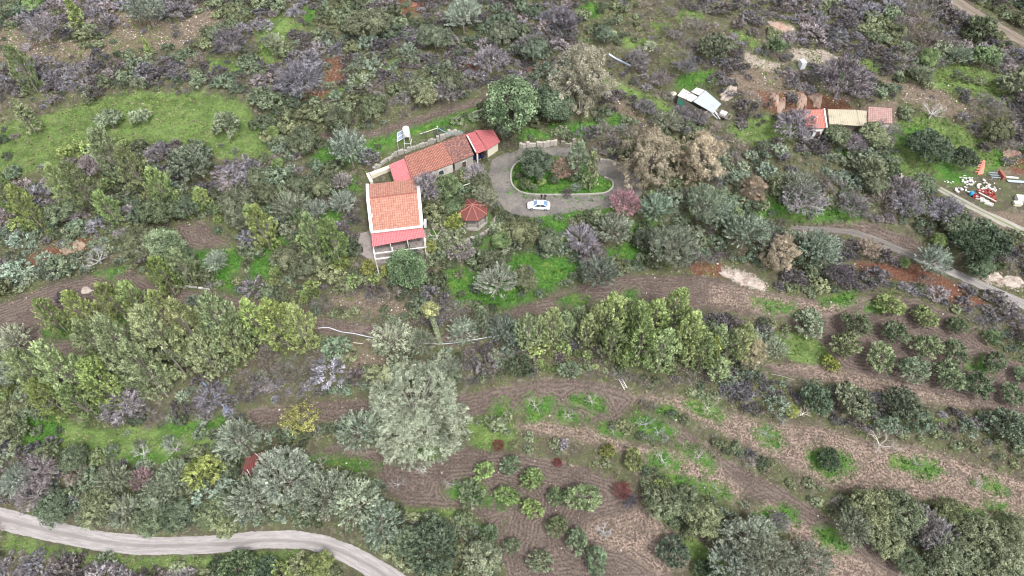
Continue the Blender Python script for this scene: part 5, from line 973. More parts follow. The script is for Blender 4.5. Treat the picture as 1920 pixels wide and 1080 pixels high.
wallrun('stone_wall', [(700,320),(740,292),(780,276),(830,258),(868,246)], .5, .7, STONEW, 'rough grey stone retaining wall along the back of the tiled wing', rough=.4)
wallrun('stone_wall', [(975,272),(980,276),(1018,273),(1045,268)], .5, .8, plain('lime_stone', (.42,.38,.34), .9, .4, 4), 'broken pale stone wall above the drive with planters along its top', rough=.3)
wallrun('stone_wall', [(1052,267),(1066,277),(1078,262)], .45, .8, WOOD, 'grey stepped timber wall at the right end of the broken stone wall', rough=.2)
wallrun('stone_wall', [(1125,302),(1150,306),(1165,314),(1180,330)], .5, .7, CONC, 'curved concrete retaining wall behind the brown eucalyptus pair', rough=.1)
wallrun('stone_wall', [(325,539),(345,537),(362,539),(380,541),(395,544)], .25, .3, WHITE, 'white-painted stone edging above the left ploughed track', rough=.5)
wallrun('stone_wall', [(870,452),(905,440),(925,427),(932,405)], .6, .25, CONC, 'pale paved garden path edge curving below the red gazebo', rough=.4)
wallrun('stone_wall', [(885,213),(905,206),(925,203)], .3, .35, CONC, 'thin stone edging on the green bank left of the round pine', rough=.3)
wallrun('timber_fence', [(975,137),(1020,124)], .15, 1.0, plain('rust_brown_fence', (.16,.09,.075), .9, .3, 4), 'rusty brown sheet fence above the large round green pine', 'fence')
# island kerb
K = smooth_line([(990,296),(972,303),(960,315),(957,332),(960,348),(970,358),(985,364),(1010,366),(1055,366),(1110,365),(1135,363),(1148,355),(1151,345),(1145,337),(1133,333)], 60)
Kg = G(K[:, 0], K[:, 1]); m = MB()
for a, b in zip(Kg[:-1], Kg[1:]):
    d = b-a; c = (a+b)/2; m.box((c[0], c[1], c[2]+.07), (np.linalg.norm(d[:2])+.03, .3, .42), math.atan2(d[1], d[0]))
tag(m.build('island_kerb', CONC), 'pale concrete kerb ringing the planted island of the drive', 'kerb')
# gazebo
def gazebo():
    c = G(887,409); z = float(c[2]); t = thing('gazebo', c, 'octagonal red-roofed garden gazebo with pale roof ridges', 'gazebo'); bpy.context.view_layer.update(); R8 = 3.05; e = z+2.3; ap = np.array([c[0], c[1], z+3.7])
    O = [np.array([c[0]+R8*math.cos(a), c[1]+R8*math.sin(a), e]) for a in [math.pi/8+i*math.pi/4 for i in range(8)]]
    for i in range(8):
        a, b = O[i], O[(i+1) % 8]; m = MB(); n = (a+b)/2-ap; m.face([ap, a, b], [(1.0, 3.2), (0, 0), (2.1, 0)]); m.face([ap-[0, 0, .06], b-[0, 0, .06], a-[0, 0, .06]]); m.face([a, a-[0, 0, .06], b-[0, 0, .06], b]); m.build('roof_panel', DKRED, t)
        m = MB(); m.tube([ap+[0, 0, .04], a+[0, 0, .04]], [.07, .07], 5); m.build('roof_ridge', plain('terracotta_ridge', (.36,.14,.11), .8) if i == 0 else bpy.data.materials['terracotta_ridge'], t)
        p = c[:2]+(a[:2]-c[:2])*.9; m = MB().box((p[0], p[1], z+1.1), (.14, .14, 2.4)); m.build('post', DARKW, t)
        if i != 4:
            q = c[:2]+(b[:2]-c[:2])*.9; m = MB(); m.bar((p[0], p[1], z+.9), (q[0], q[1], z+.9), .1); m.bar((p[0], p[1], z+.45), (q[0], q[1], z+.45), .08)
            for k in range(1, 6): s = lerp(p, q, k/6); m.bar((s[0], s[1], z+.1), (s[0], s[1], z+.9), .05)
            m.build('railing', WOOD, t)
    m = MB(); m.tube([ap-[0, 0, .05], ap+[0, 0, .3], ap+[0, 0, .45]], [.2, .16, .05], 8); m.build('finial', bpy.data.materials['terracotta_ridge'], t)
    m = MB(); m.tube([(c[0], c[1], z-.6), (c[0], c[1], z+.1)], [R8*.98, R8*.98], 8); m.build('floor', CONC, t)
gazebo()
# water tank tower
def tower():
    c = G(772,281); z = float(c[2]); t = thing('water_tank_tower', c, 'white water tank with solar panels raised on thin white legs behind the wing', 'water tower'); bpy.context.view_layer.update()
    T0 = U(762,249,z+3.9); x, y = T0[0], T0[1]
    m = MB(); m.tube([(x, y, z+3.3), (x, y, z+3.4), (x, y, z+5.1), (x, y, z+5.3), (x, y, z+5.38)], [.62, .68, .68, .5, .1], 20); m.build('tank', plain('bright_white_tank', (.85,.85,.84), .4, .03), t, True)
    for dx, dy in ((-.55, -.5), (.55, -.5), (.55, .5), (-.55, .5)):
        m = MB(); m.bar((x+dx, y+dy, z+3.3), (x+dx*1.35, y+dy*1.5, z-.4), .09); m.build('leg', WHITE, t)
    for zz, k in ((z+3.27, 1.0), (z+1.6, 1.2)):
        m = MB(); Q = [(x+dx*k, y+dy*k, zz) for dx, dy in ((-.6, -.55), (.6, -.55), (.6, .55), (-.6, .55))]
        for i in range(4): m.bar(Q[i], Q[(i+1) % 4], .08)
        m.build('frame', WHITE, t)
    for k in (0, 1):
        A = U(745+0*k, 250+8.5*k, z+3.3-.45*k); B = U(756, 243+8.5*k, z+3.3-.45*k); D = U(744.5, 257.5+8.5*k, z+2.9-.45*k); Cc = U(757.5, 250.5+8*k, z+2.9-.45*k)
        m = MB(); panel(m, A, B, Cc, D, amp=0, per=1, th=.08); p_ = m.build('solar_panel', PANEL, t); m = MB(); Q = [np.array(v)+[0, 0, .03] for v in (A, B, Cc, D)]
        for i in range(4): m.bar(Q[i], Q[(i+1) % 4], .08)
        m.build('frame', WHITE, t).parent = p_
    for px, py in ((745,267),(757,262)):
        a = U(px, py, z+2.5); m = MB(); m.bar(a, (a[0], a[1], float(H(a[0], a[1]))-.2), .06); m.build('leg', WHITE, t)
tower()
def line_thing(name, pts, r, mat, label, cat, h=.12, sag=None, parts=6):
    if sag is None:
        L = smooth_line(pts, 30); g = G(L[:, 0], L[:, 1]); P = [(q[0], q[1], q[2]+h) for q in g]
    else: P = pts
    m = MB(); m.tube(P, [r]*len(P), parts); return tag(m.build(name, mat), label, cat)
line_thing('water_pipe', [(597,617),(615,615),(640,624),(665,627),(690,633),(712,636)], .075, PIPE, 'white water pipe curving along the dark track left of the silver trees', 'pipe', .3)
line_thing('water_pipe', [(795,645),(825,647),(850,645),(880,640),(910,635),(940,630)], .06, PIPE, 'white water pipe running past the foot of the ivy-clad trunk', 'pipe', .3)
line_thing('water_pipe', [(384,722),(400,738),(415,758),(434,780)], .09, BLUEP, 'blue water pipe dropping down the scrub bank to the silver feathery tree', 'pipe', 1.2)
line_thing('water_pipe', [(336,662),(347,676),(360,692)], .09, TEALP, 'short teal pipe showing between the tall left pines', 'pipe', 3.5)
line_thing('water_pipe', [(215,713),(240,703),(270,690),(295,681)], .09, TEALP, 'teal pipe crossing between the trunks of the leaning left pines', 'pipe', 3.)
line_thing('water_pipe', [(390,645),(405,638),(425,632)], .08, TEALP, 'small teal pipe length at the right side of the left pines', 'pipe', 5.)
line_thing('water_pipe', [(663,644),(681,646)], .07, CREAM, 'short straight white pipe piece on the bare earth bank', 'pipe', .3)
line_thing('water_pipe', [(1445,702),(1465,706),(1490,714)], .05, CONC, 'grey-white pipe along the edge of the strip under the grove', 'pipe', .2)
line_thing('timber_pole', [(870,358),(897,349)], .08, CREAM, 'thin pale rail between the bushes above the gazebo', 'pole', 1.5)
line_thing('garden_hose', [(788,257),(800,253),(820,246)], .07, CREAM, 'pale hose stretched from the bank to the standpipe behind the wing', 'hose', .8)
line_thing('garden_hose', [(821,246),(835,254),(850,254),(868,248)], .07, TEALP, 'grey-green hose looping from the standpipe down to the tiled wing', 'hose', .9)
q = G(821,246); m = MB(); m.bar((q[0], q[1], q[2]-.2), (q[0], q[1], q[2]+1.4), .08); m.box((q[0], q[1], q[2]+1.2), (.3, .12, .12)); tag(m.build('standpipe', PIPE), 'grey standpipe on the green bank where the two hoses meet', 'pipe')
a = U(689,432,zh+3.4); b = G(614,617)+np.array([0, 0, 5.]); P = [tuple(lerp(a, b, i/24)-np.array([0, 0, 1.6*math.sin(math.pi*i/24)])) for i in range(25)]
line_thing('overhead_cable', P, .018, WOOD, 'thin grey cable hanging from the house corner down to the left pines', 'cable', sag=1, parts=4)
# drive slope ladder
def ladder(px, py, px2, py2, mat, label):
    a = G(px, py)+[0, 0, .55]; b = G(px2, py2)+[0, 0, .35]; d = b-a; s = nrm(np.array([d[1], -d[0], 0]))*.3; t = thing('ladder', a, label, 'ladder'); bpy.context.view_layer.update()
    for k in (-1, 1): m = MB(); m.bar(a+s*k, b+s*k, .08); m.build('rail', mat, t)
    for i in range(1, 7): m = MB(); q = lerp(a, b, i/7); m.bar(q-s, q+s, .05); m.build('rung', mat, t)
ladder(1162,712,1173,731, WHITE, 'white ladder lying on the scrubby bank below the central pine row')
# ivy-clad trunk tree
def ivytree():
    base = G(826,645); z = base[2]; top = U(806,583,z+9.0) if False else None
    hgt = 8.3; c = base; t = thing('ivy_clad_tree', c, 'tall ivy-clad trunk topped by a small round crown beside the silver trees', 'tree'); bpy.context.view_layer.update()
    tp = U(807,585,z+hgt-1.6); r = np.random.RandomState(9); n = 900; s = r.rand(n); a = r.rand(n)*6.28; ctr = np.array([lerp(base, tp, k) for k in s]); rr = .26+.10*r.rand(n)
    p = ctr+np.stack([np.cos(a)*rr, np.sin(a)*rr, 0*a], 1); out = nrm(np.stack([np.cos(a), np.sin(a), .6+0*a], 1)); q, lv = leaves(p, out, .14, 4, .12, 1., r)
    me = quadmesh('ivy', q-np.array(c), lv, LM['cyp']); o = ob('ivy', me, t); o['tint'] = [1.1, 1.12, .98]
    m = MB(); m.tube([base-[0, 0, .4], tp], [.3, .2], 7); m.build('trunk', BARK, t)
    q, lv, cc = dome(77, 110, 26, 1.55, 2.5, 0, .36, .15, lump=.2); me = quadmesh('crown', q+(np.array(tp)-c)-[0, 0, .5], lv, LM['oak']); o = ob('crown', me, t); o['tint'] = [1.6, 1.5, 1.05]
ivytree()
# car
def car():
    c = G(1010,389); z = float(c[2])+.02; rz = math.pi+rad(-3); t = thing('parked_car', (c[0], c[1], z), 'white saloon car with blue-tinted windscreen parked on the gravel drive', 'car', rz=rz); bpy.context.view_layer.update()
    cr, sr = math.cos(rz), math.sin(rz)
    def W(p): return (c[0]+p[0]*cr-p[1]*sr, c[1]+p[0]*sr+p[1]*cr, z+p[2])
    PAINT = plain('white_car_paint', (.80,.80,.80), .25, .02, 1); sec = [(2.22,.30,.55,.62),(2.12,.28,.66,.76),(1.6,.25,.80,.85),(.95,.25,.90,.87),(-1.0,.25,.92,.87),(-1.7,.25,.96,.86),(-2.1,.28,.90,.8),(-2.2,.35,.62,.7)]
    m = MB(); rings = []
    for x, zl, zt, hw in sec:
        ring = [(x, -hw*.9, zl), (x, -hw, zl+.12), (x, -hw, (zl+zt)/2+.05), (x, -hw*.94, zt-.06), (x, -hw*.8, zt), (x, 0, zt+.03), (x, hw*.8, zt), (x, hw*.94, zt-.06), (x, hw, (zl+zt)/2+.05), (x, hw, zl+.12), (x, hw*.9, zl)]
        rings.append([W(p) for p in ring])
    for a, b in zip(rings[:-1], rings[1:]):
        for i in range(11): m.face([a[i], a[(i+1) % 11], b[(i+1) % 11], b[i]])
    m.face(rings[0]); m.face(rings[-1][::-1]); m.build('body', PAINT, t)
    m = MB(); R_ = [[W(p) for p in ((.30, -.60, 1.42), (.30, .60, 1.42), (-.95, .60, 1.44), (-.95, -.60, 1.44))]]; m.face(R_[0]); m.face([(p[0], p[1], p[2]-.05) for p in R_[0]][::-1])
    for sx, sy in ((1, -1), (1, 1), (-1, -1), (-1, 1)):
        top = W((.30 if sx > 0 else -.95, .60*sy, 1.41)); bot = W((1.05 if sx > 0 else -1.75, .76*sy, .93)); m.bar(top, bot, .09)
    for sy in (-1, 1): m.bar(W((-.3, .61*sy, 1.41)), W((-.3, .80*sy, .93)), .07)
    m.build('roof', PAINT, t)
    BG = plain('blue_tinted_glass', (.16,.25,.38), .06, .1, .5)
    m = MB(); m.face([W(p) for p in ((.31, -.58, 1.41), (.31, .58, 1.41), (1.04, .72, .94), (1.04, -.72, .94))]); m.build('windscreen', BG, t)
    m = MB(); m.face([W(p) for p in ((-.96, -.58, 1.42), (-1.72, -.70, .98), (-1.72, .70, .98), (-.96, .58, 1.42))]); m.build('rear_window', BG, t)
    for sy in (-1, 1):
        for x0, x1, x2, x3 in ((.26, -.26, -.26, .95), (-.34, -.92, -1.6, -.34)):
            m = MB(); m.face([W((x0, .615*sy, 1.38)), W((x1, .615*sy, 1.38)), W((x2, .79*sy, .95)), W((x3, .79*sy, .95))]); m.build('side_window', GLASS, t)
        m = MB().box(W((.85, .95*sy, 1.0)), (.18, .2, .13), rz); m.build('mirror', PAINT, t)
        for x in (1.35, -1.35):
            m = MB(); m.tube([W((x, .74*sy, .32)), W((x, .89*sy, .32))], [.32, .32], 16); o = m.build('wheel', BLACK, t); m = MB(); m.tube([W((x, .88*sy, .32)), W((x, .905*sy, .32))], [.19, .17], 10); m.build('rim', TIN, t).parent = o
        m = MB().box(W((2.14, .55*sy, .62)), (.16, .3, .14), rz); m.build('headlight', PANEL, t); m = MB().box(W((-2.14, .6*sy, .76)), (.12, .28, .14), rz); m.build('tail_light', RED, t)
        for x in (.2, -.7): m = MB().box(W((x, .875*sy, .78)), (.16, .03, .04), rz); m.build('door_handle', TIN, t)
    m = MB().box(W((-2.2, 0, .6)), (.03, .5, .11), rz); m.build('number_plate', WHITE, t); m = MB().box(W((2.2, 0, .48)), (.05, 1.0, .12), rz); m.build('grille', BLACK, t)
car()
# two people standing by the kerb: one continuous skinned body each
def person(px, py, rz, label, arm):
    c = G(px, py); t = None
    V = [(0,0,.95),(0,0,1.12),(0,-.01,1.32),(0,0,1.46),(0,.0,1.53),(0,-.02,1.62),(0,-.01,1.72)]; Rr = [.13,.12,.15,.10,.055,.085,.075]; E = [(i, i+1) for i in range(6)]
    def add(p, r, par): V.append(p); Rr.append(r); E.append((par, len(V)-1)); return len(V)-1
    for s in (-1, 1):
        k = add((.09*s, 0, .90), .095, 0); k = add((.10*s, -.02, .50), .062, k); k = add((.11*s, .01, .10), .042, k); k = add((.12*s, -.05, .045), .04, k); k = add((.13*s, -.17, .035), .032, k)
        k = add((.17*s, 0, 1.42), .065, 2); k = add((.24*s, .02, 1.15), .045, k); e = (.20*s, -.16, 1.02) if arm else (.27*s, -.04, .90); k = add(e, .033, k)
        h = np.array(e)+(np.array([-.03*s, -.09, .0]) if arm else np.array([0, -.01, -.09])); k = add(tuple(h), .027, k); d = (h-np.array(e))/np.linalg.norm(h-np.array(e)); sd = np.array([.0, 1, 0]) if not arm else np.array([0, 0, 1.])
        for f in range(4):
            b = add(tuple(h+d*.03+sd*(.026*(f-1.5))), .010, k); b = add(tuple(h+d*(.075+.01*(f in (1, 2)))+sd*(.028*(f-1.5))+np.array([-.008*s, 0, 0])), .008, b)
        b = add(tuple(h+sd*.04+d*.0), .011, k); add(tuple(h+sd*.065+d*.035), .009, b)
    me = bpy.data.meshes.new('person'); me.from_pydata(V, E, []); o = bpy.data.objects.new('person', me); C.objects.link(o)
    sk = o.modifiers.new('skin', 'SKIN'); sv_ = me.skin_vertices[0].data
    for i, r in enumerate(Rr): sv_[i].radius = (r, r)
    sv_[0].use_root = True; sub = o.modifiers.new('sub', 'SUBSURF'); sub.levels = 1; sub.render_levels = 1
    bpy.context.view_layer.update(); dg = bpy.context.evaluated_depsgraph_get(); me2 = bpy.data.meshes.new_from_object(o.evaluated_get(dg)); o.modifiers.clear(); o.data = me2; me2.materials.clear()
    for mm in (BLACK, SKIN, WHITE, DARKW): me2.materials.append(mm)
    for f in me2.polygons:
        x, y, z_ = f.center; hand = (abs(x) > .15 and z_ < 1.0 and z_ > .7) or (arm and y < -.14 and .9 < z_ < 1.15)
        f.material_index = 3 if z_ > 1.66 or (z_ > 1.56 and y > .0) else 1 if z_ > 1.49 or hand else 2 if z_ < .085 else 0
    o.location = c; o.rotation_euler = (0, 0, rz); tag(o, label, 'person')
    # face: eyes, nose, mouth, ears belong to the head
    m = MB()
    for s in (-1, 1): m.box((.03*s, -.10, 1.645), (.022, .015, .012)); m.box((.083*s, -.01, 1.63), (.015, .035, .05))
    m.box((0, -.108, 1.62), (.02, .03, .035), 0, .6); m.box((0, -.098, 1.585), (.045, .012, .01)); f = m.build('face', SKIN); f.parent = o
    me2.update()
person(1015,375,rad(10),'person in black clothes and pale shoes by the island kerb, on the left',False)
person(1022,375,rad(-15),'person in black with a pale patch at the waist by the kerb, on the right',True)
# patched tin shed
def shed():
    z = zpad[3]; t = thing('patched_tin_shed', U(1318,200,z), 'small shed roofed with white and blue-grey tin sheets below the scrub slope', 'shed'); bpy.context.view_layer.update()
    h = z+2.5
    for nm, mt, pts in (('blue_grey_roof', TIN, (((1322,169),h+.5),((1352,195),h+.1),((1337,212),h-.3),((1299,190),h+.1))), ('white_roof', TINW, (((1281,166),h+.1),((1309,182),h+.25),((1296,191),h),((1270,179),h-.3))), ('small_white_roof', TINW, (((1306,164),h+.62),((1321,169),h+.62),((1311,179),h+.42),((1296,172),h+.42)))):
        P = [U(*p, zz) for p, zz in pts]; m = MB(); panel(m, *P, amp=.035 if mt is TIN else .02, per=.35, th=.04); m.build(nm, mt, t)
    P = [U(*p, h-.25) for p in ((1281,168),(1322,172),(1349,196),(1320,210),(1272,180))]; m = MB()
    for i in range(5): a, b = P[i], P[(i+1) % 5]; m.face([a, b, (b[0], b[1], z-.6), (a[0], a[1], z-.6)])
    m.build('wall', WOOD, t)
    a, b = U(1271,184,z+2.0), U(1283,191,z+2.0); m = MB(); m.face([a, b, (b[0]+.05, b[1]-.4, z+.9), (a[0]+.05, a[1]-.4, z+.9)]); m.build('green_sheet', GREENP, t)
    for a, b in (((1282,172),(1296,176)),((1285,178),(1288,187)),((1300,190),(1322,170)),((1296,176),(1310,172))): m = MB(); m.bar(np.array(U(*a, h+.45)), np.array(U(*b, h+.5)), .09); m.build('batten', WOOD, t)
    for a, b in (((1318,196),(1345,222)),((1322,190),(1348,216)),((1330,196),(1350,223)),((1304,205),(1300,214))): m = MB(); m.bar(np.array(U(*a, h+.1)), np.array(U(*b, z+.3)), .12); m.build('loose_plank', PIPE, t)
shed()
def boxthing(name, px, py, d, mat, label, cat, rz=0, lidmat=None, dz=0):
    c = G(px, py); t = thing(name, c, label, cat, rz=rz); bpy.context.view_layer.update(); m = MB().box((c[0], c[1], c[2]+d[2]/2-.05+dz), (d[0], d[1], d[2]), rz); m.build('body', mat, t)
    m = MB().box((c[0], c[1], c[2]+d[2]+dz), (d[0]+.1, d[1]+.1, .08), rz); m.build('lid', lidmat or mat, t)
    m = MB()
    for s in (-1, 1): m.box((c[0]+s*d[0]*.38*math.cos(rz), c[1]+s*d[0]*.38*math.sin(rz), c[2]-.05), (.12, d[1], .2), rz)
    m.build('foot', DARKW, t); return t
boxthing('white_cabinet', 1502,126, (1.0,1.5,1.5), plain('pale_cabinet', (.6,.62,.66), .5, .05), 'upright white metal cabinet alone in the scrub beside the stony track', 'cabinet', .15, WHITE)
def trailer():
    c = G(1357,220); t = thing('open_trailer', c, 'small old trailer carrying a white box at the right end of the tin shed', 'trailer', rz=-.6); bpy.context.view_layer.update()
    cr, sr = math.cos(-.6), math.sin(-.6); W = lambda x, y, z_: (c[0]+x*cr-y*sr, c[1]+x*sr+y*cr, c[2]+z_)
    m = MB()
    for y in (-.8, .8): m.bar(W(-1.2, y, .6), W(1.4, y, .6), .12)
    for x in (-1.2, -.3, .6, 1.4): m.bar(W(x, -.8, .6), W(x, .8, .6), .12)
    m.build('chassis', WOOD, t); m = MB().box(W(-.3, 0, .9), (1.3, 1.1, .5), -.6); m.build('white_box', WHITE, t)
    for y in (-.95, .95): m = MB(); m.tube([W(.2, y-.08, .3), W(.2, y+.08, .3)], [.32, .32], 12); m.build('wheel', BLACK, t)
trailer()
q = G(1262,177); m = MB(); m.tube([(q[0], q[1], q[2]), (q[0], q[1], q[2]+.25), (q[0], q[1], q[2]+.35)], [.6, .75, .2], 10); tag(m.build('upturned_tub', CREAM), 'cream upturned tub in the grass left of the tin shed', 'tub')
def redhouse():
    z = zpad[4]; t = thing('small_red_roofed_house', U(1527,235,z), 'small white-walled house with a red clay tile roof behind a leafless tree', 'house'); bpy.context.view_layer.update(); e = z+3.4
    A, B, Cc, D = U(1506,206,e+.3), U(1544,205,e+.3), U(1549,240,e-.4), U(1512,241,e-.4); m = MB(); panel(m, A, B, Cc, D, amp=.06, per=.35); m.build('roof', REDT, t)
    m = MB(); P = walls(m, [A, B, Cc, D], z-1, .35); m.build('wall', WHITE, t); m = MB(); m.bar(np.array(B)+[.1, 0, .1], np.array(Cc)+[.1, 0, .1], .3); m.build('verge', WHITE, t); opening(t, P[3], P[2], .35, .9, z+.9, z+2, GLASS); opening(t, P[3], P[2], .75, .8, z, z+2, DARKW, 'door')
redhouse()
def tanroof():
    z = zpad[4]; t = thing('corrugated_shelter', U(1590,232,z), 'long low shelter under tan corrugated sheets between the two tiled roofs', 'shelter'); bpy.context.view_layer.update(); e = z+2.6
    for a, b, c, d in (((1552,205),(1605,206),(1612,236),(1555,233)), ((1606,206.5),(1626,208),(1632,236),(1612.5,236.5))):
        m = MB(); panel(m, U(*a, e+.25), U(*b, e+.25), U(*c, e-.35), U(*d, e-.35), amp=.06, per=.42, th=.04); m.build('roof_sheet', TAN, t)
    m = MB(); walls(m, [U(1552,205,e), U(1626,208,e), U(1630,233,e-.4), U(1555,231,e-.4)], z-1, .5); m.build('wall', WOOD, t)
tanroof()
def pinkhouse():
    z = zpad[4]; t = thing('tiled_outbuilding', U(1650,225,z), 'outbuilding with a faded pinkish tile roof at the right end of the row', 'outbuilding'); bpy.context.view_layer.update(); e = z+3.0
    A, B, Cc, D = U(1628,200,e+.3), U(1672,203,e+.3), U(1673,232,e-.3), U(1627,229,e-.3); m = MB(); panel(m, A, B, Cc, D, amp=.07, per=.42); m.build('roof', PALET, t); m = MB(); P = walls(m, [A, B, Cc, D], z-1, .35); m.build('wall', WALL, t); opening(t, P[3], P[2], .5, .9, z, z+2, DARKW, 'door')
pinkhouse()
def hut():
    z = float(G(485,875)[2]); t = thing('rusty_red_hut', U(480,870,z), 'rusty red sheet-roofed hut half hidden between the silver trees', 'hut'); bpy.context.view_layer.update(); e = z+2.2
    A, B, Cc, D = U(488,842,e+.5), U(500,845,e+.5), U(497,880,e), U(452,892,e); A = U(462,856,e+.5)
    m = MB(); panel(m, A, B, Cc, D, amp=.045, per=.32); m.build('roof', RUST, t); m = MB(); panel(m, U(500.5,844,e+.42), U(508,852,e+.3), U(507,866,e+.1), U(499.5,868,e+.1), amp=.03, per=.4, th=.04); m.build('white_sheet', TINW, t)
    m = MB(); P = walls(m, [A, B, Cc, D], z-1, .3); m.build('wall', DARKW, t); opening(t, P[3], P[2], .5, .9, z, z+1.9, BLACK, 'door', WOOD)
    for a, b in (((478,850),(497,866)),((484,872),(492,873)),((463,880),(470,892))): m = MB(); m.bar(np.array(U(*a, e+.75)), np.array(U(*b, e+.5)), .08); m.build('loose_batten', TINW, t)
hut()
# junk yard by the right track
def scrap(name, px, py, n, sx, sy, d, mat, label, cat, seed, lift=.0):
    r = random.Random(seed); c = G(px, py); m = MB()
    for i in range(n):
        x, y = c[0]+r.gauss(0, sx), c[1]+r.gauss(0, sy); s = [v*.72*r.uniform(.4, 1.4) for v in d]; m.box((x, y, float(H(x, y))+lift+s[2]/2+r.uniform(0, .25)), s, r.uniform(0, 3.14), r.uniform(.8, 1.1))
    return tag(m.build(name, mat), label, cat)
scrap('scrap_heap', 1812,342,26,.8,.7,(.6,.45,.25),WHITE,'heap of jumbled white scrap pieces left of the big rubble pile','scrap heap',1)
scrap('rubble_pile', 1846,352,38,1.1,.9,(.7,.5,.25),TINW,'broad pile of pale slabs and crates behind the red crates','rubble pile',2)
scrap('scrap_heap', 1803,357,10,.7,.3,(.7,.5,.2),WHITE,'low white rubble scatter at the edge of the double track','scrap heap',3)
scrap('scrap_heap', 1776,341,6,.5,.3,(.5,.3,.2),WHITE,'few white scraps under the tree left of the junk heap','scrap heap',4)
scrap('scrap_heap', 1668,343,6,.3,.25,(.6,.4,.25),WHITE,'small white scrap cluster in the grass below the silver-green oak','scrap heap',5)
def crate(px, py, mat, label, rz, dz=0., d=(.9, .6, .45), grp='crates piled beside the double track'):
    c = G(px, py); z = c[2]+dz; t = thing('crate', (c[0], c[1], z), label, 'crate', grp, rz); bpy.context.view_layer.update(); cr, sr = math.cos(rz), math.sin(rz)
    W = lambda x, y, q: (c[0]+x*cr-y*sr, c[1]+x*sr+y*cr, z+q); m = MB()
    m.box(W(0, 0, .04), (d[0], d[1], .06), rz); m.build('base', mat, t); m = MB()
    for s in (-1, 1): m.box(W(s*d[0]/2, 0, d[2]/2), (.05, d[1], d[2]), rz); m.box(W(0, s*d[1]/2, d[2]/2), (d[0]-.06, .05, d[2]), rz)
    m.build('side', mat, t)
for i, (px, py) in enumerate([(1836,360),(1842,362),(1848,360),(1855,363),(1861,367),(1850,368),(1857,372),(1862,377)]):
    crate(px, py, RED, ['','second ','third ','fourth ','fifth ','sixth ','seventh ','last '][i]+'red crate of the row along the double track, '+['upper left end, leftmost','upper row','upper row middle','upper row right','far right upper','lower row left','lower row middle','lower row right end'][i], .5+i*.3, .1*(i % 2))
crate(1829,370, plain('maroon', (.28,.04,.04), .7, .2), 'dark maroon box beside the blue barrel', -.4, 0, (1.2,.8,.5), 'boxes by the barrel')
for i, (px, py) in enumerate([(1836,373),(1845,378),(1853,383)]): crate(px, py, WHITE, ['left','middle','right'][i]+' one of the three white tubs in front of the red crates', -.5, 0, (1.5,.6,.35), 'white tubs by the track')
c = G(1819,366); t = thing('plastic_barrel', c, 'bright blue plastic barrel at the left end of the red crates', 'barrel'); bpy.context.view_layer.update()
m = MB(); m.tube([(c[0], c[1], c[2]), (c[0], c[1], c[2]+.3), (c[0], c[1], c[2]+.85), (c[0], c[1], c[2]+.9)], [.32, .38, .38, .3], 14); m.build('drum', BLUE, t, True); m = MB(); m.tube([(c[0], c[1], c[2]+.9), (c[0], c[1], c[2]+.95)], [.3, .3], 14); m.build('lid', BLUE, t)
c1, c2 = G(1831,366), G(1864,383); m = MB(); m.bar(c1+[0, 0, .75], c2+[0, 0, .75], .16); tag(m.build('white_beam', WHITE), 'long white beam lying across the red crates', 'beam')
m = MB(); P = [G(x, y)+np.array([0, 0, .18]) for x, y in ((1843,301),(1847,303),(1843,327),(1832,328),(1836,315))]; m.face(P); m.face([(p[0], p[1], p[2]-.15) for p in P][::-1])
for i in range(5): a, b = P[i], P[(i+1) % 5]; m.face([a, (a[0], a[1], a[2]-.15), (b[0], b[1], b[2]-.15), b])
for i in range(5): q = G(1834+i*2.2, 324-i*4.6); m.box((q[0]-.3, q[1], q[2]+.28), (.9, .16, .14), .1)
tag(m.build('red_panel', plain('salmon_paint', (.62,.20,.15), .7, .15, 3)), 'jagged salmon-red panel lying on bright green weeds above the junk heap', 'panel')
def frame_thing():
    c = G(1868,333); t = thing('metal_rack', c, 'rusty brown rack with pale bars standing above the red crates', 'rack'); bpy.context.view_layer.update(); m = MB()
    for i in range(4): m.bar(c+[-1.4, -.6+i*.5, .5], c+[.3, -.5+i*.5, .5], .1)
    m.build('bars', TIN, t); m = MB(); m.box((c[0]+.9, c[1]+.2, c[2]+.5), (.5, 2.0, .9), .05); m.build('cabinet', plain('rust_brown', (.30,.10,.07), .8, .2, 3), t)
    m = MB()
    for x in (-1.3, .3):
        for y in (-.6, .9): m.bar(c+[x, y, 0], c+[x, y, .55], .09)
    m.build('leg', TIN, t)
frame_thing()
c = G(1843+52,334); m = MB(); m.box((c[0], c[1], c[2]+.2), (2.6, .3, .25), -.15); m.box((c[0]-1.25, c[1]+.4, c[2]+.25), (.25, .8, .3), -.15); tag(m.build('concrete_beam', WHITE), 'L-shaped whitish beam lying near the right picture edge', 'beam')
c = G(1909,342); m = MB(); panel(m, c+[-2.2, .5, .25], c+[2.2, .1, .25], c+[2.2, -.5, .2], c+[-2, -.1, .2], .03, .3, .04); tag(m.build('tin_sheet', TIN), 'blue-grey tin sheet on the ground at the right picture edge', 'metal sheet')
boxthing('white_container', 1913,376,(2.0,1.2,.9),WHITE,'white box-like container at the right edge beyond the junk heap','container',-.1)
boxthing('white_container', 1906,384,(1.4,.8,.6),CREAM,'low cream box left of the white container by the track','container',-.1)
boxthing('stone_block', 1683,334,(1.5,1.0,.7),plain('pale_block', (.6,.56,.48), .9, .15, 4),'square pale stone block beside the lilac leafless tree','stone block',.1)
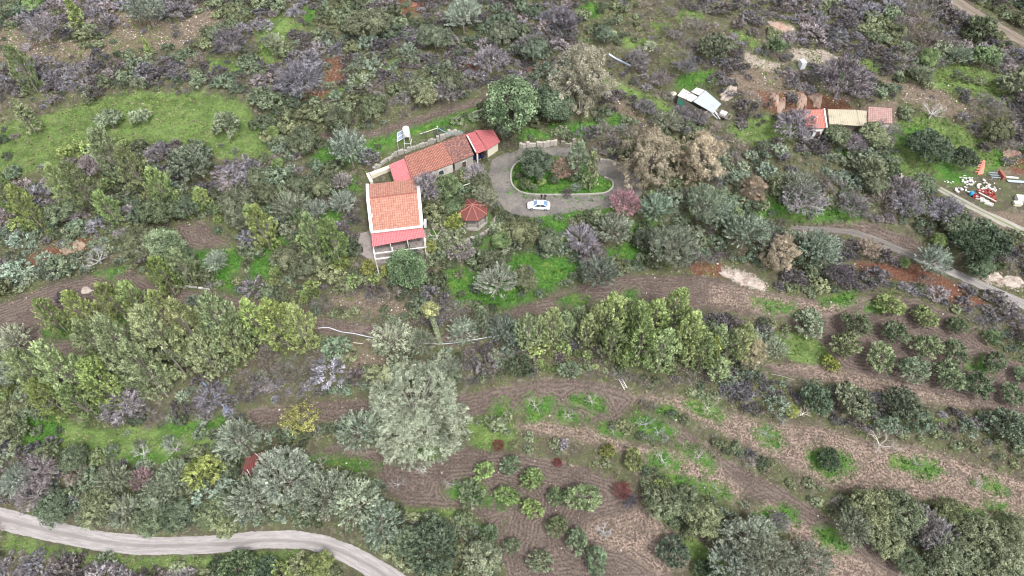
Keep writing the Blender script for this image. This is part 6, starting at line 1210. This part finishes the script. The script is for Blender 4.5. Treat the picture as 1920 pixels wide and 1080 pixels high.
# pale post stack on the lilac slope right
m = MB(); r = random.Random(8)
for i in range(9): q = G(1888+i*3, 428+i*1.5); m.bar(q+[0, .6, .3], q+[r.uniform(-.2, .2), -1.2, .4], .12)
tag(m.build('pole_pile', WOOD), 'pile of grey poles stacked below the right double track', 'pole pile')
m = MB(); q = G(1885,520); q2 = G(1880,275); 
line_thing('timber_pole', [(1877,318),(1882,306),(1890,290)], .07, WOOD, 'thin grey pole leaning behind the rusty rack', 'pole', 1.0)
# ladder-like timber steps on the bank above the round pine
ladder(1047,246,1046,258, WOOD, 'grey wooden steps climbing the bank above the drive')
line_thing('tin_gutter', [(1141,103),(1155,112),(1172,120),(1182,125)], .24, TIN, 'blue-grey tin channel lying in the grass right of the tall eucalyptus', 'gutter', .2)
# rock outcrops
def outcrop(px, py, rx, ry, h_, seed, label, mat=ROCK, rot=0.):
    r = np.random.RandomState(seed); c = G(px, py); n1, n2 = 36, 14; V = []; F = []
    for j in range(n2+1):
        for i in range(n1):
            a = i/n1*2*math.pi; t = j/n2; k = 1+.3*(vnoise(np.array(math.cos(a)*2+seed*3.), np.array(math.sin(a)*2+5.))-.5)*2+.18*(r.rand()-.5)*(j < n2)
            x = math.cos(a)*rx*.8*(1-t)*k; y = math.sin(a)*ry*.75*(1-t)*k; x, y = x*math.cos(rot)-y*math.sin(rot), x*math.sin(rot)+y*math.cos(rot); gz = float(H(c[0]+x, c[1]+y))
            V.append((c[0]+x, c[1]+y, gz-.3+(h_*(1-(1-t)**2.5)+.3*(j > 0))*(.7+.6*r.rand()*(.4+.6*(j % 2)))))
    for j in range(n2):
        for i in range(n1): F.append((j*n1+i, j*n1+(i+1) % n1, (j+1)*n1+(i+1) % n1, (j+1)*n1+i))
    tag(ob('rock_outcrop', mesh_np('rock_outcrop', V, F, mat)), label, 'rock', 'rock outcrops on the banks')
PINKR = plain('pinkish_rock', (.36,.26,.21), .95, .35, 1.6, dirt=(.26,.14,.10)); PALR = plain('chalky_rock', (.42,.36,.32), .95, .3, 2, dirt=(.30,.23,.19)); ORR = plain('orange_rock', (.32,.235,.18), .95, .3, 2, dirt=(.3,.13,.08))
outcrop(1372,516,2.8,1.3,.9,1,'left half of the pale chalky rock slab beside the dark track',PALR,-.45); outcrop(1412,532,3.3,1.4,.9,2,'right half of the pale chalky rock slab beside the dark track',PALR,-.35)
outcrop(1367,176,2.4,1.5,.8,3,'pale boulder patch just right of the patched tin shed',PALR); outcrop(1452,186,1.0,2.0,1.,4,'upright pinkish rock at the left of the red cutting',PINKR,.2); outcrop(1466,195,1.0,1.8,1.,5,'second pinkish rock of the red cutting, leaning right',PINKR,-.4)
outcrop(1503,182,.8,2.2,1.,6,'slanting pinkish rock above the small red-roofed house',PINKR,.5); outcrop(1531,186,2.0,1.5,1.,7,'pinkish crumbled rock face behind the red tile roof',PINKR,-.4); outcrop(1500,196,1.1,1.3,.9,8,'small pinkish rock at the foot of the cutting near the roof',PINKR,.3)
outcrop(1860,519,2.3,.9,.6,9,'pale stony bank above the concrete road, left part',PALR,-.3); outcrop(1897,528,2.6,.9,.6,10,'pale stony bank above the concrete road, right part',PALR,-.3); outcrop(1462,50,3.2,1.4,.7,11,'cream rock patch among the scrub near the top right',PINKR,-.3)
outcrop(128,468,1.9,.8,.7,12,'orange earth and rock face under the lilac bushes, left part',ORR,.25); outcrop(147,461,1.6,.9,.7,13,'pale orange rock face under the lilac bushes, right part',ORR,.2); outcrop(162,545,1.4,.9,.6,14,'small pale rock on the left ploughed track by the dark purple bush',PALR)
outcrop(1893,288,2.4,1.6,.6,15,'sandy eroded rock patch at the right edge above the junk heap',PINKR); outcrop(772,10,2.6,1.,.4,16,'reddish bare earth hump at the top centre',plain('red_earth', (.22,.10,.07), .95, .3, 2),.3)

flush_labels()
